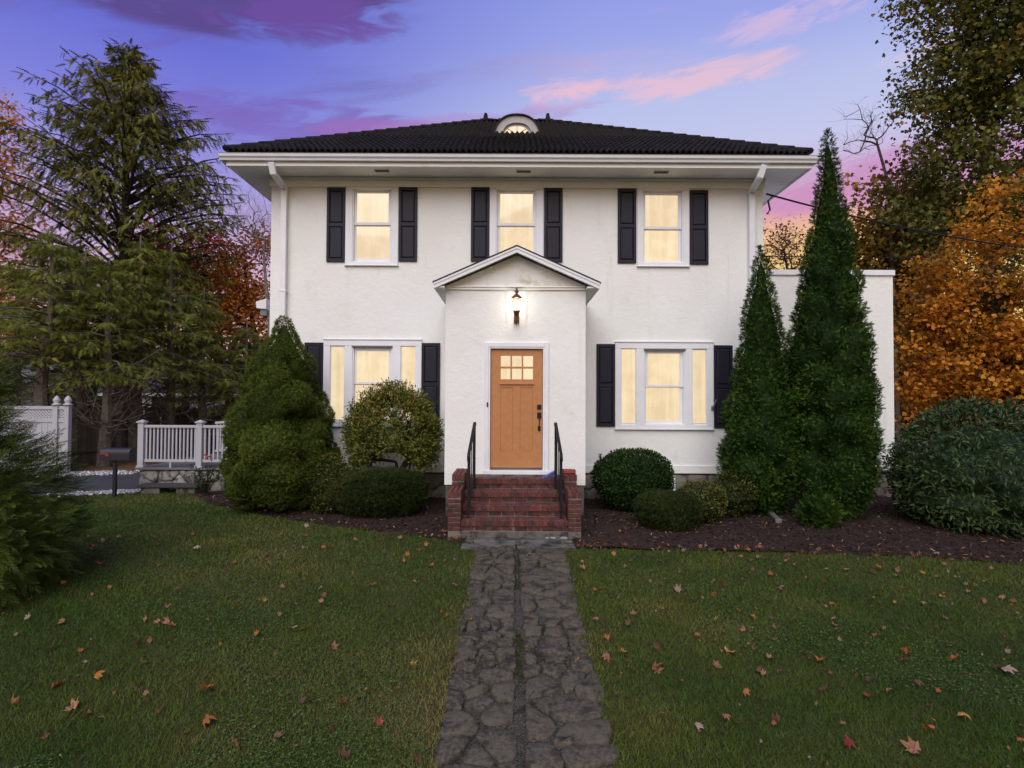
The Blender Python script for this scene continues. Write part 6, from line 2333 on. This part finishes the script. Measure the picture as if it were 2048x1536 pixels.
def fallen_leaves():
    rng = random.Random(131)
    spots = []
    # hand-placed large ones near the camera
    for px, py, nm, s in ((112, 1377, 'orange', 1.2), (192, 1366, 'orange', 1.0), (410, 1388, 'orange', 1.2), (30, 1415, 'yellow', 1.1), (145, 1422, 'tan', 1.4), (470, 1500, 'tan', 1.1), (410, 1452, 'orange', 1.2),
                          (665, 1302, 'tan', 1.0), (320, 1430, 'tan', 0.9), (345, 1258, 'tan', 1.2), (335, 1252, 'tan', 1.0), (470, 1218, 'yellow', 1.0), (610, 1055, 'pale', 1.0), (390, 1104, 'pale', 1.0),
                          (1455, 1310, 'yellow', 1.4), (1438, 1338, 'tan', 1.1), (1830, 1510, 'tan', 1.4), (1855, 1467, 'orange', 1.2), (1930, 1445, 'yellow', 1.2), (1640, 1326, 'orange', 1.1), (1545, 1325, 'tan', 1.1),
                          (2000, 1345, 'tan', 1.3), (2010, 1352, 'pale', 1.2), (1905, 1325, 'orange', 1.1), (1695, 1500, 'red', 1.0), (1310, 1345, 'tan', 1.2), (1320, 1343, 'brown', 1.2), (1395, 1465, 'pale', 1.0),
                          (1213, 1323, 'tan', 1.1), (1155, 1335, 'yellow', 1.2), (1148, 1253, 'tan', 1.1), (1057, 1117, 'yellow', 0.9), (940, 1247, 'yellow', 0.8), (912, 1322, 'brown', 1.0), (690, 1525, 'brown', 1.2), (1445, 1177, 'red', 1.1), (1355, 1187, 'pale', 1.1)):
        p = ground_at(px, py)
        spots.append((p.x, p.y, nm, 0.10 * s, 'x'))
    names = ['tan'] * 10 + ['orange'] * 4 + ['red'] * 1 + ['yellow'] * 1 + ['pale'] * 2 + ['brown'] * 6
    k = 0
    while k < 255:
        right = rng.random() < 0.68
        y = 3.6 + (9.0 - 3.6) * rng.random() ** 0.75
        x = rng.uniform(0.8, 0.88 * y + 0.3) if right else -rng.uniform(0.6, 0.88 * y)
        if right and rng.random() > 0.35 + 0.65 * min(1, (x / 5.0)):
            continue
        if not bool(lawn_mask(np.array([x]), np.array([y]))[0]):
            continue
        spots.append((x, y, rng.choice(names), rng.uniform(0.045, 0.095), ''))
        k += 1
    # drift along the bed edges and the foot of the steps
    for i in range(330):
        right = rng.random() < 0.7
        y = 3.6 + 5.4 * rng.random() ** 0.7
        x = rng.uniform(0.8, 0.88 * y + 0.3) if right else -rng.uniform(0.6, 0.88 * y)
        if bool(lawn_mask(np.array([x]), np.array([y]))[0]):
            spots.append((x, y, rng.choice(['tan', 'tan', 'brown', 'brown', 'orange', 'pale']), rng.uniform(0.022, 0.045), 'm'))
    for i in range(110):
        p = ground_at(rng.uniform(860, 1260), rng.uniform(1110, 1536))
        if PX0 < p.x < PX1:
            spots.append((p.x, p.y, rng.choice(['brown', 'tan', 'tan', 'orange']), rng.uniform(0.016, 0.034), 'm'))
    for i in range(60):
        t_ = rng.random()
        px = 1135 + 913 * t_ ** 1.2
        py = 1098 + 10 * t_ + 20 * t_ ** 3 + rng.uniform(-6, 5)
        p = ground_at(px, py)
        spots.append((p.x, p.y, rng.choice(['orange', 'tan', 'brown', 'orange', 'pale']), rng.uniform(0.05, 0.085), 'e'))
    for i in range(26):
        p = ground_at(rng.gauss(925, 22), rng.gauss(1073, 7))
        spots.append((p.x, p.y, rng.choice(['orange', 'tan', 'brown', 'orange']), rng.uniform(0.05, 0.09), 's'))
    for i in range(26):
        t_ = rng.random()
        p = ground_at(430 + 470 * t_, 1013 + 66 * t_ + rng.uniform(-8, 6))
        spots.append((p.x, p.y, rng.choice(['orange', 'tan', 'brown', 'pale']), rng.uniform(0.04, 0.075), 'f'))
    for i in range(40):
        p = ground_at(rng.uniform(1180, 2040), rng.uniform(1030, 1095))
        spots.append((p.x, p.y, rng.choice(['tan', 'pale', 'orange', 'yellow']), rng.uniform(0.03, 0.06), 'm'))
    words_ = {'tan': 'tan', 'orange': 'orange', 'red': 'dark red', 'yellow': 'yellow', 'pale': 'pale buff', 'brown': 'brown'}
    lit = {}
    for (x, y, nm, s, cl) in spots:
        zz_ = float(gz(x, y)) + rng.uniform(0.022, 0.042)
        rot = (rng.uniform(-.8, .8), rng.uniform(-.8, .8), rng.uniform(0, 6.28))
        if rng.random() < 0.18:
            rot = (rot[0] + 3.14, rot[1], rot[2])
            zz_ += 0.03
        me = rng.choice(LEAFMESH[nm])
        if cl in ('e', 's', 'f', 'm'):
            lit.setdefault(nm, []).append((me, Matrix.LocRotScale(Vector((x, y, zz_)), __import__('mathutils').Euler(rot), Vector((s, s, s)))))
            continue
        side = 'right' if x > 0.1 else 'left'
        if PX0 < x < PX1 and y < PY1:
            where = 'lying on the %s half of the flagstone path' % ('near' if y < 5.6 else 'far')
        elif min(abs(x - PX0), abs(x - PX1)) < 0.6:
            where = 'in grass hugging the %s edge of the %s path' % (side, 'near' if y < 5.6 else 'far')
        elif side == 'left' and math.hypot(x + 6.1, y - 6.8) < 2.0:
            where = 'in the grass near the feathery cypress'
        elif y > 7.4:
            where = 'on the lawn close to the %s mulch bed' % side
        elif y > 6.2:
            where = 'on the far middle of the %s lawn' % side
        elif y > 5.0:
            where = 'on the middle of the %s lawn' % side
        else:
            where = 'on the nearest strip of the %s lawn' % side
        size_w = 'big ' if s > 0.105 else ('small ' if s < 0.058 else ('smallish ' if s < 0.068 else ('large ' if s > 0.085 else '')))
        o = link('fallen_leaf', me, None, None, (x, y, zz_), rot, (s, s, s))
        tag(o, 'curled %s%s maple leaf %s' % (size_w, words_[nm], where), 'leaf', 'fallen maple leaves')
    for nm, items in lit.items():
        m_ = MB()
        for me, Mx in items:
            m_.add([Mx @ v.co for v in me.vertices], [tuple(p.vertices) for p in me.polygons])
        o = m_.build('leaf_litter', MATS['fallen_' + nm])
        tag(o, 'small %s leaves and scraps littering the lawn, path and beds' % words_[nm], 'leaves', None, 'stuff')


fallen_leaves()
# a few bright leaves caught in the conical spruce and pale lichen discs on the apron
